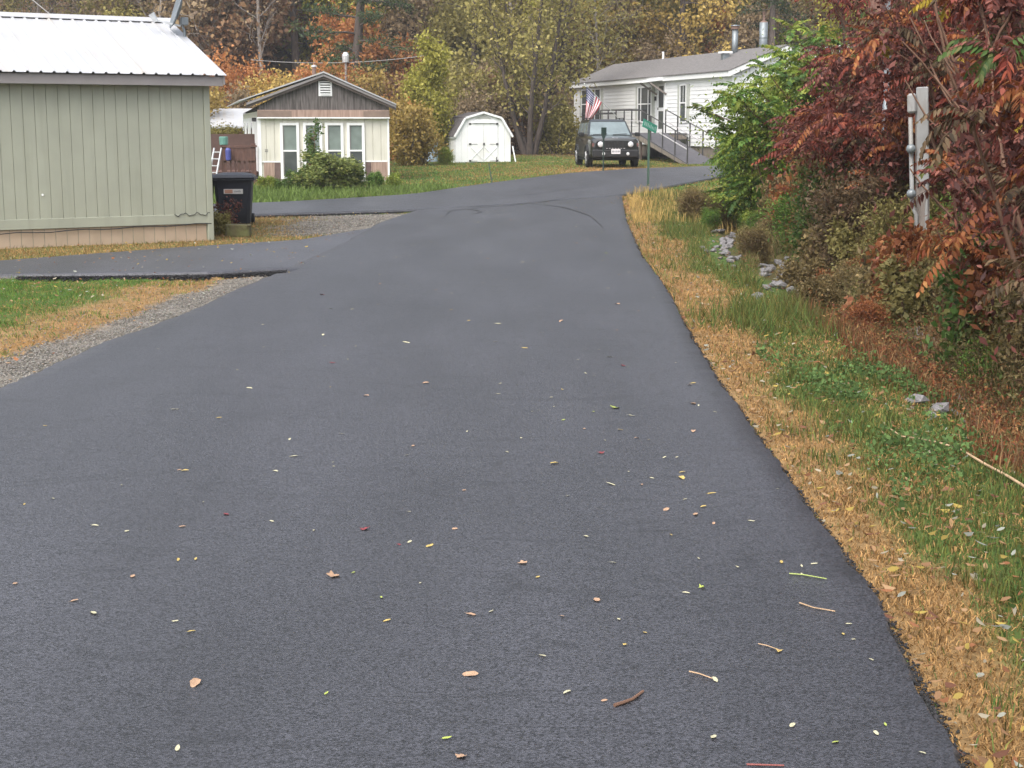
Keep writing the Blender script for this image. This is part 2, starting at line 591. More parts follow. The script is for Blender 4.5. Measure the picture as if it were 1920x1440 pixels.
# small lumps off the asphalt, soil tucked under the asphalt
asm = on_asphalt(XX, YY)
ZZ = ZZ + np.where(asm, -.012, (fbm(XX * 3, YY * 3, 4) - .5) * .03)
nx, ny = len(xs), len(ys)
V = np.stack([XX, YY, ZZ], -1).reshape(-1, 3)
ii = np.arange(ny - 1)[:, None] * nx + np.arange(nx - 1)[None, :]
Fq = np.stack([ii, ii + 1, ii + nx + 1, ii + nx], -1).reshape(-1, 4)
ground = link('ground', np_mesh('ground', V, Fq, ground_color(XX, YY).reshape(-1, 3), smooth=True), M_GROUND)
struct(ground)


def road_mesh(name, left, right, mat_, lift, nacross=24, edge=.05, seed=0):
    """sheet between two matching edge lines with a rough broken lip on each side"""
    left = np.asarray(left); right = np.asarray(right)
    n = len(left)
    rows = []
    rs = np.random.RandomState(seed)
    jl = (rs.rand(n) - .5) * .022; jr = (rs.rand(n) - .5) * .022
    dirv = (right - left); dirv /= np.linalg.norm(dirv, axis=1)[:, None]
    L = left + dirv * jl[:, None]; R = right + dirv * jr[:, None]
    for k in range(nacross + 1):
        t = k / nacross
        p = L * (1 - t) + R * t
        z = tz(p[:, 0], p[:, 1]) + lift
        rows.append(np.column_stack([p, z]))
    # lips
    outl = L - dirv * (.008 + .022 * rs.rand(n))[:, None]
    outr = R + dirv * (.008 + .022 * rs.rand(n))[:, None]
    l0 = np.column_stack([outl, tz(outl[:, 0], outl[:, 1]) + lift - edge * (.6 + .3 * rs.rand(n))])
    r0 = np.column_stack([outr, tz(outr[:, 0], outr[:, 1]) + lift - edge * (.6 + .3 * rs.rand(n))])
    l1 = np.column_stack([outl - dirv * .02, tz(outl[:, 0], outl[:, 1]) - .06])
    r1 = np.column_stack([outr + dirv * .02, tz(outr[:, 0], outr[:, 1]) - .06])
    rows = [l1, l0] + rows + [r0, r1]
    V = np.stack(rows, 1).reshape(-1, 3)
    m = len(rows)
    ii = np.arange(n - 1)[:, None] * m + np.arange(m - 1)[None, :]
    Fq = np.stack([ii, ii + 1, ii + m + 1, ii + m], -1).reshape(-1, 4)
    o = link(name, np_mesh(name, V, Fq, smooth=False), mat_)
    struct(o)
    return o


yy = np.concatenate([np.arange(-12, 3, .5), np.arange(3, 20, .06), np.arange(20, 36, .12)])
wob = (fbm(yy * 1.3, yy * 0, 3) - .5) * .06
road_mesh('lane', np.column_stack([Xl(yy) + wob, yy]), np.column_stack([Xr(yy) + (fbm(yy * 2.5, yy * 0, 8) - .5) * .045, yy]), M_ASPH, .040, 30, .05, 1)
xx = np.concatenate([np.arange(-40, -10, 1.), np.arange(-10, 10, .1), np.arange(10, 30.1, 1.)])
yn = np.interp(xx, CR_N[:, 0], CR_N[:, 1]); yf = np.interp(xx, CR_F[:, 0], CR_F[:, 1])
ker = np.ones(9) / 9
yn_s = np.convolve(np.pad(yn, 4, mode='edge'), ker, 'valid'); yf_s = np.convolve(np.pad(yf, 4, mode='edge'), ker, 'valid')
road_mesh('cross_road', np.column_stack([xx, yf_s]), np.column_stack([xx, yn_s]), M_ASPH2, .046, 40, .06, 2)
xx = np.concatenate([np.arange(-30, -8, 1.), np.arange(-8, -2.2, .05)])
road_mesh('driveway', np.column_stack([xx, drv_f(xx)]), np.column_stack([xx, drv_n(xx)]), M_ASPH3, .033, 14, .075, 3)

M_MARK = mat('tyre_rubber_mark', (.033, .033, .038), .44, var=.3, scale=8, spec=.72)


def tyre_mark(pxs, w=.05, lift=.0505):
    P_ = []
    for (px, py) in pxs:
        q = G(px, py, .1)
        for _ in range(4):
            q = G(px, py, tz1(q[0], q[1]) + lift)
        P_.append(q[:2])
    P_ = np.array(P_)
    t = np.linspace(0, len(P_) - 1, 40)
    C_ = np.column_stack([np.interp(t, np.arange(len(P_)), P_[:, i]) for i in (0, 1)])
    for _ in range(6):
        C_[1:-1] = (C_[:-2] + 2 * C_[1:-1] + C_[2:]) / 4
    d_ = np.gradient(C_, axis=0); d_ /= np.linalg.norm(d_, axis=1)[:, None]
    nn = np.column_stack([-d_[:, 1], d_[:, 0]]) * (w / 2) * np.sin(np.linspace(.15, math.pi - .15, 40))[:, None]
    L_, R_ = C_ + nn, C_ - nn
    V = np.concatenate([np.column_stack([L_, tz(L_[:, 0], L_[:, 1]) + lift]), np.column_stack([R_, tz(R_[:, 0], R_[:, 1]) + lift])])
    i_ = np.arange(39)
    struct(link('tyre_mark', np_mesh('tyre_mark', V, np.column_stack([i_, i_ + 1, i_ + 41, i_ + 40])), M_MARK))


tyre_mark([(830, 396), (900, 388), (960, 384), (1020, 378), (1100, 362)])
tyre_mark([(900, 372), (1000, 364), (1090, 352), (1180, 342)])
tyre_mark([(836, 402), (845, 394), (880, 391), (905, 396), (880, 402)], .06)
tyre_mark([(985, 380), (1060, 388), (1110, 404), (1130, 425)], .06)

# ------------------------------------------------------------------ buildings
M_SAGE = mat('sage_paint', (.325, .335, .265), .6, var=.06, scale=2, dirt=((.24, .25, .19), 1.6, .45, (5, 5, .35)))
M_SAGE_DK = mat('sage_groove', (.22, .23, .175), .8)
M_BEIGE = mat('beige_skirting', (.42, .32, .23), .7, var=.07, scale=3, dirt=((.3, .24, .16), 2, .6, (1, 1, .6)))
M_ROOFWHITE = mat('white_metal_roof', (.44, .445, .46), .4, var=.06, scale=1.2, dirt=((.40, .36, .30), 1.6, .7, (3.2, .35, .35)))
M_FASCIA = mat('grey_fascia', (.25, .23, .225), .65, var=.05)
M_BLACK = mat('black_gap', (.015, .015, .015), .8)
M_CABLE = mat('black_cable', (.02, .02, .02), .5)
M_WHITE = mat('white_paint', (.84, .84, .83), .5, var=.04, scale=2, dirt=((.55, .52, .45), 1.5, .35, (1, 1, .4)))
M_VINYL = mat('white_vinyl', (.80, .80, .79), .45, var=.03, scale=1.5)
M_CREAM = mat('cream_panel', (.63, .605, .52), .6, var=.06, scale=2, dirt=((.42, .40, .30), 2, .5, (5, 5, .4)))
M_OLDWOOD = mat('weathered_wood', (.095, .08, .073), .85, var=.4, scale=3, stretch=(9, 9, .8), bump=.4, bscale=30, c2=(.185, .165, .155))
M_RAKE = mat('rake_board', (.115, .09, .078), .8, var=.2, scale=4)
M_PINKTAN = mat('faded_pink_panel', (.30, .20, .155), .75, var=.15, scale=3, stretch=(8, 8, .6), c2=(.44, .31, .25))
M_BROWNPANEL = mat('dark_brown_panel', (.13, .085, .075), .75, var=.2)
M_GLASS = glassmat('window_glass', (.085, .095, .095))
M_GLASS_L = glassmat('window_glass_curtain', (.20, .24, .22))
M_SHINGLE = mat('grey_shingle', (.15, .14, .135), .9, var=.25, scale=9, bump=.5, bscale=30)
M_SHINGLE_DK = mat('dark_shingle', (.085, .075, .075), .9, var=.3, scale=9, bump=.5, bscale=30)
M_REDBROWN = mat('red_brown_wood', (.17, .065, .045), .7, var=.25, scale=4, stretch=(5, 5, 1))
M_GALV = mat('galvanised_metal', (.24, .265, .28), .5, metal=.6, var=.15, scale=5)
M_RUSTY = mat('rusty_metal', (.18, .11, .085), .7, var=.3)
M_DKMETAL = mat('dark_rail_metal', (.055, .052, .052), .5, var=.2)
M_RAILWHITE = mat('pale_rail', (.48, .46, .46), .5)
M_RAMP = mat('ramp_deck', (.085, .082, .09), .8, var=.15, scale=6)
M_SHUTTER = mat('sage_shutter', (.45, .46, .41), .6)
M_SILVER = mat('aluminium', (.66, .67, .68), .35, metal=.5)

# --- long sage-green house beside the driveway
p0 = G(400, 451)
gh = thing('green_house', 'long sage green house with vertical siding and white ribbed metal roof beside the driveway', 'house', (p0[0], p0[1], 0), math.radians(30.5))
GL, GW = 9.0, 4.7
back = MB().box(-GL, -.02, .025, GW, .0, 2.55)
back.prism_x([(.05, 2.55), (GW - .02, 2.55), (GW / 2, 2.55 + (GW / 2) * .366)], -GL, -.03)
back.build('wall', M_SAGE_DK, gh)
rr = random.Random(4)
npl = int(GL / .172)
for i in range(npl):
    x1 = -.09 - i * .172
    MB().box(x1 - .1675, x1, .0, .03, .42 - rr.choice([0, 0, .012, .02]), 2.57).build('siding_plank', M_SAGE, gh, bevel=.004)
MB().box(-GL, -.0, -.012, .03, .275, .425).build('base_board', M_SAGE, gh, bevel=.004)
MB().box(-.085, .012, -.022, .05, .0, 2.57).build('corner_trim', M_SAGE, gh, bevel=.006)
x = -.1
while x > -GL:
    w = .168
    MB().box(x - w + .008, x, .02, .05, -.05, .272).build('skirting_panel', M_BEIGE, gh, bevel=.003)
    x -= w
eave_z, sl = 2.40, .366
MB().box(-GL - .2, .17, -.20, -.17, eave_z, eave_z + .145).build('fascia', M_FASCIA, gh)
MB().box(-GL - .2, .15, -.172, .02, eave_z + .01, eave_z + .03).build('soffit', M_FASCIA, gh)
# roof sheets with ribs
ry0, ry1 = -.25, 2.42
zr0 = eave_z + .165
rib = .19
for side in (0, 1):
    xq = .22
    k = 0
    while xq > -GL - .25:
        m_ = MB()
        w = rib * 5
        prof = []
        for j in range(5):
            a = xq - j * rib
            prof += [(a, 0), (a - rib + .05, 0), (a - rib + .037, .022), (a - rib + .013, .022)]
        prof.append((xq - w, 0))
        n = len(prof)
        vs = []
        for (yy_, zz_) in ((ry0, zr0), (ry1, zr0 + (ry1 - ry0) * sl)):
            Y_ = yy_ if side == 0 else 2 * 2.42 - yy_
            vs += [(a, Y_, zz_ + h) for a, h in prof]
            vs += [(a, Y_, zz_ + h - .006) for a, h in prof]
        fs = []
        for i in range(n - 1):
            fs += [(i, i + 1, 2 * n + i + 1, 2 * n + i), (n + i, 3 * n + i, 3 * n + i + 1, n + i + 1), (i, n + i, n + i + 1, i + 1)]
        m_.add(vs, fs)
        m_.build('roof_sheet', M_ROOFWHITE, gh)
        xq -= w
        k += 1
zt = zr0 + (ry1 - ry0) * sl
cap = MB()
cap.prism_x([(ry1 - .17, zt - .17 * sl + .032), (ry1, zt + .045), (ry1 + .17, zt - .17 * sl + .032), (ry1 + .17, zt - .17 * sl + .024), (ry1, zt + .035), (ry1 - .17, zt - .17 * sl + .024)], -GL - .27, .24)
cap.build('ridge_cap', M_ROOFWHITE, gh)
for i in range(int((GL + .4) / rib)):
    xa = .22 - i * rib
    MB().prism_x([(ry1 - .158, zt - .158 * sl + .004), (ry1 - .158, zt - .158 * sl + .026), (ry1 - .06, zt - .06 * sl + .026), (ry1 - .06, zt - .06 * sl + .004)], xa - rib + .056, xa - .006).build('ridge_gap', M_BLACK, gh)
for sx in (.17,):
    MB().prism_x([(-.22, eave_z + .02), (2.42, eave_z + .02 + 2.64 * sl), (2.42, eave_z + .15 + 2.64 * sl), (-.22, eave_z + .15)], sx, sx + .03).build('rake_board', M_FASCIA, gh)
cb = [(-.62 + .03 * i, -.02 - .004 * (i % 2), .435 - .02 * math.sin(i * .9) - .01 * (i % 3)) for i in range(20)]
MB().tube(cb, .006, 6).build('cable', M_CABLE, gh)
MB().tube([(-.03 - .25 * i, -.02, .272 + .012 * math.sin(i * 1.7) - .004 * i) for i in range(14)], .008, 6).build('cable', M_CABLE, gh)
MB().lathe([(.016, 0), (.016, .01), (.008, .016)], 10, 'y', (-2.62, -.016, .78)).build('screw_cap', M_WHITE, gh)

# --- satellite dish on the ridge
dp = at(346, 62, 25.2)
dish = thing('satellite_dish', 'grey satellite dish with feed arm on the white roof of the green house', 'satellite dish', dp, math.radians(200))
dish.scale = (1.25, 1.25, 1.25)
MB().tube([(0, 0, -.28), (0, 0, .02), (.03, 0, .12)], .018, 8).build('mast', M_GALV, dish)
MB().bar((-.04, 0, -.25), (.11, .02, -.02), .015).build('brace', M_GALV, dish)
mt = Matrix.Translation((.05, 0, .30)) @ Matrix.Rotation(math.radians(72), 4, 'Y')
m_ = MB()
prof = [(0.001, .0), (.10, .006), (.2, .028), (.27, .055), (.275, .05), (.2, .018), (.1, -.004), (0.001, -.01)]
m_.lathe(prof, 28)
m_.v = [tuple(mt @ Vector(p)) for p in m_.v]
m_.build('reflector', M_GALV, dish, smooth=True)
MB().bar((.05, 0, .09), (.38, 0, .16), .022).build('feed_arm', M_SILVER, dish)
MB().tube([(.36, 0, .14), (.42, 0, .24)], [.03, .045], 10).build('feed_horn', M_SILVER, dish)
MB().box(-.05, .05, -.06, .06, .10, .2).build('bracket', M_GALV, dish, bevel=.01)

# --- wheeled bins
M_BIN = mat('navy_black_plastic', (.014, .017, .028), .45, var=.15)
M_STICK = mat('sticker_white', (.62, .6, .58), .5)
M_ORANGE = mat('sticker_orange', (.50, .26, .17), .6)
M_PRINT = mat('print_dark', (.06, .06, .08), .6)


def text_part(txt, size, mat_, parent, loc, rot=(math.pi / 2, 0, 0), extrude=.0008, name='lettering', sx=1.0):
    cu = bpy.data.curves.new('txt', 'FONT')
    cu.body = txt; cu.size = size; cu.extrude = extrude; cu.align_x = 'CENTER'; cu.align_y = 'CENTER'; cu.resolution_u = 2
    o = bpy.data.objects.new('txt', cu)
    me = bpy.data.meshes.new_from_object(o)
    bpy.data.objects.remove(o); bpy.data.curves.remove(cu)
    t = link(name, me, None, parent)
    me.materials.clear(); me.materials.append(mat_)
    t.location = loc; t.rotation_euler = rot; t.scale = (sx, 1, 1)
    return t


def wheelie_bin(label, loc, rz):
    b = thing('wheeled_bin', label, 'bin', loc, rz, 'wheeled bins beside the green house')
    b.scale = (1.14, 1.05, .96)

    def ring(hw, y0, y1, z):
        c = .05
        return [(-hw + c, y0, z), (hw - c, y0, z), (hw, y0 + c, z), (hw, y1 - c, z), (hw - c, y1, z), (-hw + c, y1, z), (-hw, y1 - c, z), (-hw, y0 + c, z)]
    MB().loft([ring(.25, -.22, .28, .04), ring(.255, -.26, .3, .2), ring(.30, -.33, .34, .86), ring(.305, -.335, .345, .88)]).build('body', M_BIN, b, bevel=.004)
    MB().loft([ring(.335, -.365, .36, .84), ring(.345, -.375, .37, .865), ring(.34, -.37, .365, .89)]).build('rim', M_BIN, b)
    MB().loft([ring(.34, -.385, .38, .885), ring(.345, -.39, .385, .905), ring(.30, -.33, .33, .955), ring(.18, -.2, .22, .985)]).build('lid', M_BIN, b)
    for s in (-1, 1):
        MB().lathe([(.09, -.025), (.1, -.02), (.1, .02), (.09, .025)], 16, 'x', (s * .27, .3, .1)).build('wheel', M_BLACK, b)
    MB().tube([(-.36, .41, .87), (.36, .41, .87)], .016, 8).build('handle', M_BIN, b)
    st = MB().box(-.14, .16, -.325, -.318, .60, .69)
    st = st.build('sticker', M_STICK, b)
    MB().box(-.125, .0, -.329, -.3255, .612, .678).build('print_patch', M_ORANGE, st)
    text_part('casella', .055, M_PRINT, st, (.075, -.3275, .648), sx=.75)
    return b


bp_ = G(441, 421)
wheelie_bin('dark navy wheeled bin with pale sticker standing behind the mossy stone', (bp_[0], bp_[1], tz1(bp_[0], bp_[1])), math.radians(6))
wheelie_bin('dark wheeled bin mostly tucked behind the corner of the green house', (bp_[0] - .74, bp_[1] + .1, tz1(bp_[0] - .7, bp_[1])), math.radians(14))
sp = G(447, 444)
M_MOSSY = mat('mossy_stone', (.20, .155, .09), .95, var=.4, scale=6, bump=.8, bscale=14, c2=(.13, .14, .045))
rs = np.random.RandomState(3)
m_ = MB()
rings = []
for z, s in ((0, .94), (.04, 1.), (.13, .98), (.20, 1.0), (.215, .93)):
    rg = []
    for k in range(14):
        a = 2 * math.pi * k / 14
        cx = math.copysign(abs(math.cos(a)) ** .45, math.cos(a)) * .205
        cy = math.copysign(abs(math.sin(a)) ** .45, math.sin(a)) * .14
        j = 1 + (rs.rand() - .5) * .1
        rg.append((cx * s * j, cy * s * j, z + (rs.rand() - .5) * .015))
    rings.append(rg)
m_.loft(rings)
st = m_.build('stone_block', M_MOSSY)
st.location = (sp[0], sp[1], tz1(sp[0], sp[1]) - .01)
tag(st, 'squared mossy brown stone block on the grass in front of the bins', 'stone')

# --- low gabled house with four tall windows
hp = G(486, 343, .19)
hz = tz1(hp[0] + 1.5, hp[1] + .5) - .02
lh = thing('gabled_house', 'small cream gabled house with four tall windows and weathered brown gable', 'house', (hp[0], hp[1], hz), math.radians(12))
LW, LD = 3.72, 12.5
kz = hp[1] / F_PX * 1.0


def hzl(py):      # height above the base for a photo row on this front
    return CAM_H - (py - HORIZON) * hp[1] * 1.006 / F_PX - hz


WT = hzl(219)
MB().box(.03, LW - .03, .03, LD, -.15, WT + .15).build('wall', M_CREAM, lh)
# front cladding sheets with small ribs
for i in range(16):
    xa = i * LW / 16
    MB().box(xa + .004, xa + LW / 16 - .004, .0, .035, hzl(302), WT).build('cladding_sheet', M_CREAM, lh, bevel=.004)
for (pa, pb, mt_) in ((496, 516, M_PINKTAN), (516.5, 527, M_BROWNPANEL), (692, 702, M_BROWNPANEL), (702.5, 735, M_PINKTAN)):
    xa = (pa - 486) / 252 * LW; xb = (pb - 486) / 252 * LW
    MB().box(xa, xb, -.008, .035, hzl(336), hzl(303)).build('lower_panel', mt_, lh)
MB().box(.0, .09, -.012, .04, hzl(341), WT).build('corner_trim', M_WHITE, lh)
MB().box(LW - .05, LW + .005, -.012, .04, hzl(341), WT).build('corner_trim', M_WHITE, lh)
MB().box(.1, LW - .06, -.006, .035, hzl(302.5), hzl(300)).build('trim_strip', M_WHITE, lh)
MB().box(.0, LW, -.02, .04, hzl(344), hzl(337)).build('skirting', M_CREAM, lh)
# header band
MB().box(.0, LW, -.14, .035, hzl(220), hzl(207)).build('header_band', M_PINKTAN, lh)
for xa, xb in ((.0, .95), (2.98, LW)):
    MB().box(xa, xb, -.145, -.141, hzl(219.5), hzl(209)).build('header_panel', mat('brown_band', (.23, .165, .13), .7), lh)
MB().box(-.01, LW + .01, -.15, .02, hzl(222.5), hzl(220.2)).build('drip_edge', M_WHITE, lh)
# gable boards
apx = (612 - 486) / 252 * LW
GZ0, GZ1 = hzl(207.5), hzl(143)
x = .0
rr = random.Random(8)
while x < LW - .01:
    w = min(.15 + rr.random() * .06, LW - x)
    zt_ = lambda q: GZ0 + (GZ1 - GZ0) * (1 - abs(q - apx) / (LW / 2 + .25))
    pts = [(x + .003, GZ0), (x + w - .003, GZ0), (x + w - .003, zt_(x + w))]
    if x < apx < x + w:
        pts.append((apx, GZ1 - .02))
    pts.append((x + .003, zt_(x)))
    yo = -.10 + rr.random() * .008
    MB().prism(pts, yo, yo + .03).build('gable_board', M_OLDWOOD, lh)
    x += w
MB().prism([(0.02, GZ0), (LW - .02, GZ0), (apx, GZ1 - .06)], -.06, LD).build('attic', M_OLDWOOD, lh)
# rake boards and roof
oL, oR = -.52, LW + .18
zl, zr_ = hzl(191), hzl(197)
ZA = hzl(140.5)
for (xa, za, xb, zb) in ((oL + .22, zl - .03, apx, ZA), (apx, ZA, oR, zr_)):
    MB().prism([(xa, za - .16), (xb, zb - .16), (xb, zb - .02), (xa, za - .02)], -.24, -.2).build('rake_board', M_RAKE, lh)
    MB().prism([(xa, za - .09), (xb, zb - .09), (xb, zb - .02), (xa, za - .02)], -.285, -.241).build('rake_trim', M_FASCIA, lh)
rl = MB().prism([(oL, zl - .02), (oL, zl + .01), (apx, ZA + .045), (apx, ZA)], -.32, LD + .2)
rl.build('roof_slope', M_ROOFWHITE, lh)
MB().prism([(apx + .002, ZA), (apx + .002, ZA + .045), (oR, zr_ + .02), (oR, zr_ - .01)], -.32, LD + .2).build('roof_slope', M_ROOFWHITE, lh)
vt = MB().box((604 - 486) / 252 * LW - .02, (627 - 486) / 252 * LW + .02, -.125, -.10, hzl(182), hzl(155)).build('gable_vent', M_WHITE, lh)
for i in range(5):
    z = hzl(180) + (hzl(157) - hzl(180)) * (i + .15) / 5
    MB().box((606 - 486) / 252 * LW, (625 - 486) / 252 * LW, -.150, -.1255, z, z + .035).build('slat', M_WHITE, vt)
    MB().box((606 - 486) / 252 * LW, (625 - 486) / 252 * LW, -.130, -.1252, z + .036, z + .06).build('slot', M_BLACK, vt)
for i, (pa, pb) in enumerate(((533, 559), (577, 603), (619, 644), (661, 685))):
    xa = (pa - 486) / 252 * LW; xb = (pb - 486) / 252 * LW
    za, zb = hzl(328), hzl(235)
    zm = hzl(281.5)
    wd = MB()
    f = .075
    wd.box(xa - f, xa, -.05, .03, za - f, zb + f); wd.box(xb, xb + f, -.05, .03, za - f, zb + f)
    wd.box(xa - .001, xb + .001, -.049, .03, zb, zb + f * .9); wd.box(xa - .001, xb + .001, -.049, .03, za - f, za)
    wd = wd.build('window', M_WHITE, lh)
    MB().box(xa, xb, -.035, .03, zm - .022, zm + .022).build('meeting_rail', M_WHITE, wd)
    MB().box(xa, xb, -.010, .0, zm, zb).build('pane', M_GLASS_L, wd)
    MB().box(xa, xb, -.022, -.0105, za, zm).build('pane', M_GLASS, wd)
    MB().box(xa + .012, xa + .03, -.03, -.005, za, zb).build('jamb', M_FASCIA, wd)
text_part('22', .10, M_PRINT, lh, ((500 - 486) / 252 * LW + .02, -.012, hzl(281)), name='house_number')
MB().tube([(apx - .12, 1.5, ZA - .15), (apx - .12, 1.5, ZA + .22)], .06, 10).build('flue', M_RUSTY, lh)
MB().lathe([(.03, 0), (.085, .01), (.085, .05), (.02, .07)], 12, 'z', (apx - .12, 1.5, ZA + .22)).build('flue_cap', M_SILVER, lh)
# side: battens, narrow window, lamp
for i in range(24):
    y = .1 + i * .5
    MB().box(-.0, .034, y, y + .47, -.05, WT - .02).build('side_sheet', M_WHITE, lh)
for y in (3.0, 6.5, 9.4):
    wd = MB().box(-.035, .0, y, y + .9, hzl(275), hzl(228)).build('side_window', M_WHITE, lh)
    MB().box(-.042, -.0355, y + .1, y + .8, hzl(273), hzl(230)).build('pane', M_GLASS, wd)
lp = MB().box(-.12, .0, .75, .9, hzl(228), hzl(221)).build('wall_lamp', M_DKMETAL, lh, bevel=.01)

# --- wooden porch by the side of that house
pp = at(425, 325, 42.5)
pz = tz1(pp[0], 42.5)
M_PORCH = mat('porch_wood', (.11, .055, .042), .75, var=.3, scale=4, stretch=(5, 5, 1))
po = thing('wooden_porch', 'red brown wooden porch with railing beside the cream gabled house', 'porch', (pp[0], 42.5, pz), math.radians(12))
S_ = 42.5 / F_PX
for (px_, w) in ((421, .14), (475, .14), (448, .08)):
    MB().box((px_ - 425) * S_ - w / 2, (px_ - 425) * S_ + w / 2, -.05, .09, -.1, (235 - 268) * S_ + CAM_H - pz if px_ != 448 else .8).build('post', M_PORCH, po)
MB().box(-.1, .80, -.09, -.055, .62, .98).build('rail_board', M_PORCH, po)
MB().box(-.15, .86, -.12, .12, 1.0, 1.05).build('rail_cap', M_PORCH, po)
MB().box(-.6, .9, .12, 2.2, .22, .30).build('deck', M_PORCH, po)
for i in range(5):
    MB().box(.1 + i * .13, .14 + i * .13, -.03, .01, .3, .62).build('baluster', M_PORCH, po)
MB().box(-.6, .9, 2.2, 2.3, -.1, 1.35).build('back_panel', mat('back_panel_brown', (.10, .06, .05), .9), po)  # even dark brown panel closing the back of the porch
bl = MB().lathe([(.03, .0), (.075, .03), (.08, .3), (.05, .36)], 12)
bl = bl.build('hanging_bag', mat('blue_plastic', (.06, .07, .27), .5)); bl.location = (pp[0] + .10, 42.5 - .2, pz + .62)
tag(bl, 'blue bag hanging on the brown porch post', 'bag')
ptr = MB().lathe([(.08, 0), (.12, .02), (.13, .22), (.11, .24)], 12).build('plant_pot', mat('teal_glaze', (.12, .26, .22), .4))
ptr.location = (pp[0] - .18, 42.5 - .02, pz + 1.05)
ptr.location = (pp[0] - .05, 42.5 - .02, pz + 1.053)
tag(ptr, 'small teal pot on the cap of the brown porch railing', 'pot')
ld = thing('step_ladder', 'white aluminium ladder leaning beside the brown porch', 'ladder', (pp[0] - .28, 42.1, pz), math.radians(0))
for dx in (-.07, .13):
    MB().bar((dx - .11, 0, 0), (dx + .05, .28, .98), .035).build('rail', M_SILVER, ld)
for i in range(5):
    t = (i + .6) / 5.2
    MB().bar((-.07 - .11 + .16 * t, .28 * t, .98 * t), (.13 - .11 + .16 * t, .28 * t, .98 * t), .028).build('rung', M_SILVER, ld)

# --- brown house with pale roof far behind the porch
bp2 = at(392, 276, 60)
bh = thing('brown_house', 'brown house with whitish roof half hidden behind the wooden porch', 'house', (bp2[0], 60, .3), math.radians(12))
MB().box(-2, 1.65, 0, 4, -.2, CAM_H - .3 - (255 - 235) * 60 / F_PX + .33).build('wall', mat('brown_siding', (.22, .105, .07), .8, var=.25, scale=3), bh)
MB().prism_x([(-.35, 1.38), (-.35, 1.46), (2.0, 2.18), (4.3, 1.46), (4.3, 1.38), (2.0, 2.1)], -2.2, 1.8).build('roof', M_ROOFWHITE, bh)
MB().box(.55, .95, -.04, .0, .7, 1.1).build('window', M_GLASS_L, bh)

# --- white gambrel shed
bp3 = G(854.5, 309, .27)
bz = tz1(bp3[0] + 1, bp3[1]) - .02
BRZ = math.radians(14)
ws = thing('garden_shed', 'white gambrel garden shed with double doors and dark shingle roof on the lawn', 'shed', (bp3[0], bp3[1], bz), BRZ)
k_ = bp3[1] / F_PX
BW = 102 * k_ / math.cos(BRZ)
h1, h2, h3 = 51 * k_, 82 * k_, 92 * k_
kx = 18.5 * k_
out = [(0, 0), (BW, 0), (BW, h1), (BW - kx, h2), (BW / 2, h3), (kx, h2), (0, h1)]
SD_ = 2.6
MB().prism(out, .03, SD_).build('wall', M_WHITE, ws)
for i in range(9):
    xa = i * BW / 9; xb = xa + BW / 9 - .006

    def topz(q):
        return float(np.interp(q, [0, kx, BW / 2, BW - kx, BW], [h1, h2, h3, h2, h1]))
    pts = [(xa, 0.04), (xb, .04), (xb, topz(xb) - .01)]
    for q in (BW - kx, BW / 2, kx):
        if xa < q < xb:
            pts.append((q, topz(q) - .01))
    pts.append((xa, topz(xa) - .01))
    MB().prism(pts, .0, .04).build('wall_board', M_WHITE, ws)
seg = [(0, h1), (kx, h2), (BW / 2, h3), (BW - kx, h2), (BW, h1)]
for i in range(4):
    (xa, za), (xb, zb) = seg[i], seg[i + 1]
    ox = -.05 if i == 0 else (.05 if i == 3 else 0)
    e0 = (xa + (ox if i == 0 else 0), za - (.07 if i == 0 else 0)); e1 = (xb + (ox if i == 3 else 0), zb - (.07 if i == 3 else 0))
    nx_, nz_ = -(e1[1] - e0[1]), (e1[0] - e0[0]); ll = math.hypot(nx_, nz_); nx_, nz_ = nx_ / ll * .05, nz_ / ll * .05
    MB().prism([e0, e1, (e1[0] + nx_, e1[1] + nz_), (e0[0] + nx_, e0[1] + nz_)], -.075, SD_ + .06).build('roof_slope', M_SHINGLE_DK, ws)
    MB().prism([(e0[0] - nx_ * .5, e0[1] - nz_ * .5), (e1[0] - nx_ * .5, e1[1] - nz_ * .5), (e1[0] + nx_ * 1.1, e1[1] + nz_ * 1.1), (e0[0] + nx_ * 1.1, e0[1] + nz_ * 1.1)], -.105, -.076).build('rake_trim', M_VINYL, ws)
dxa, dxb = 26 * k_ + .02, 79 * k_
dmid = (dxa + dxb) / 2
for (xa, xb, hx, dr_) in ((dxa, dmid - .008, dxa, 1), (dmid + .008, dxb, dxb, -1)):
    dd = MB().box(xa, xb, -.03, -.002, .05, 76 * k_).build('door', M_WHITE, ws)
    fr = MB()
    fr.bar((xa + .02, -.036, .12), (xb - .02, -.036, .62), .026, .012); fr.bar((xa + .02, -.0365, .62), (xb - .02, -.0365, .12), .026, .012)
    fr.build('brace', M_VINYL, dd)
    for z in (73 * k_ - .02, 35 * k_, .09):
        MB().box(min(hx - dr_ * .04, hx + dr_ * .05), max(hx - dr_ * .04, hx + dr_ * .05), -.05, -.031, z - .035, z + .035).build('hinge', M_DKMETAL, dd)
        MB().box(min(hx, hx + dr_ * .30), max(hx, hx + dr_ * .30), -.045, -.031, z - .006, z + .006).build('hinge_strap', M_FASCIA, dd)
MB().bar((dxa + .1, -.06, 74 * k_), (dxb - .1, -.06, 74 * k_), .04, .03).build('door_bar', M_VINYL, ws)
MB().box(dmid - .02, dmid + .04, -.06, -.032, 33 * k_, 37 * k_).build('latch', M_DKMETAL, ws)
MB().prism([(BW / 2 - .35, h2 - .02), (BW / 2 + .35, h2 - .02), (BW / 2, h3 - .08)], -.012, .0).build('gable_panel', mat('shed_gable_grey', (.42, .42, .38), .6), ws)
for y in (.0,):
    MB().box(-.06, .0, .0, SD_, h1 - .12, h1 - .02).build('side_eave', M_VINYL, ws)
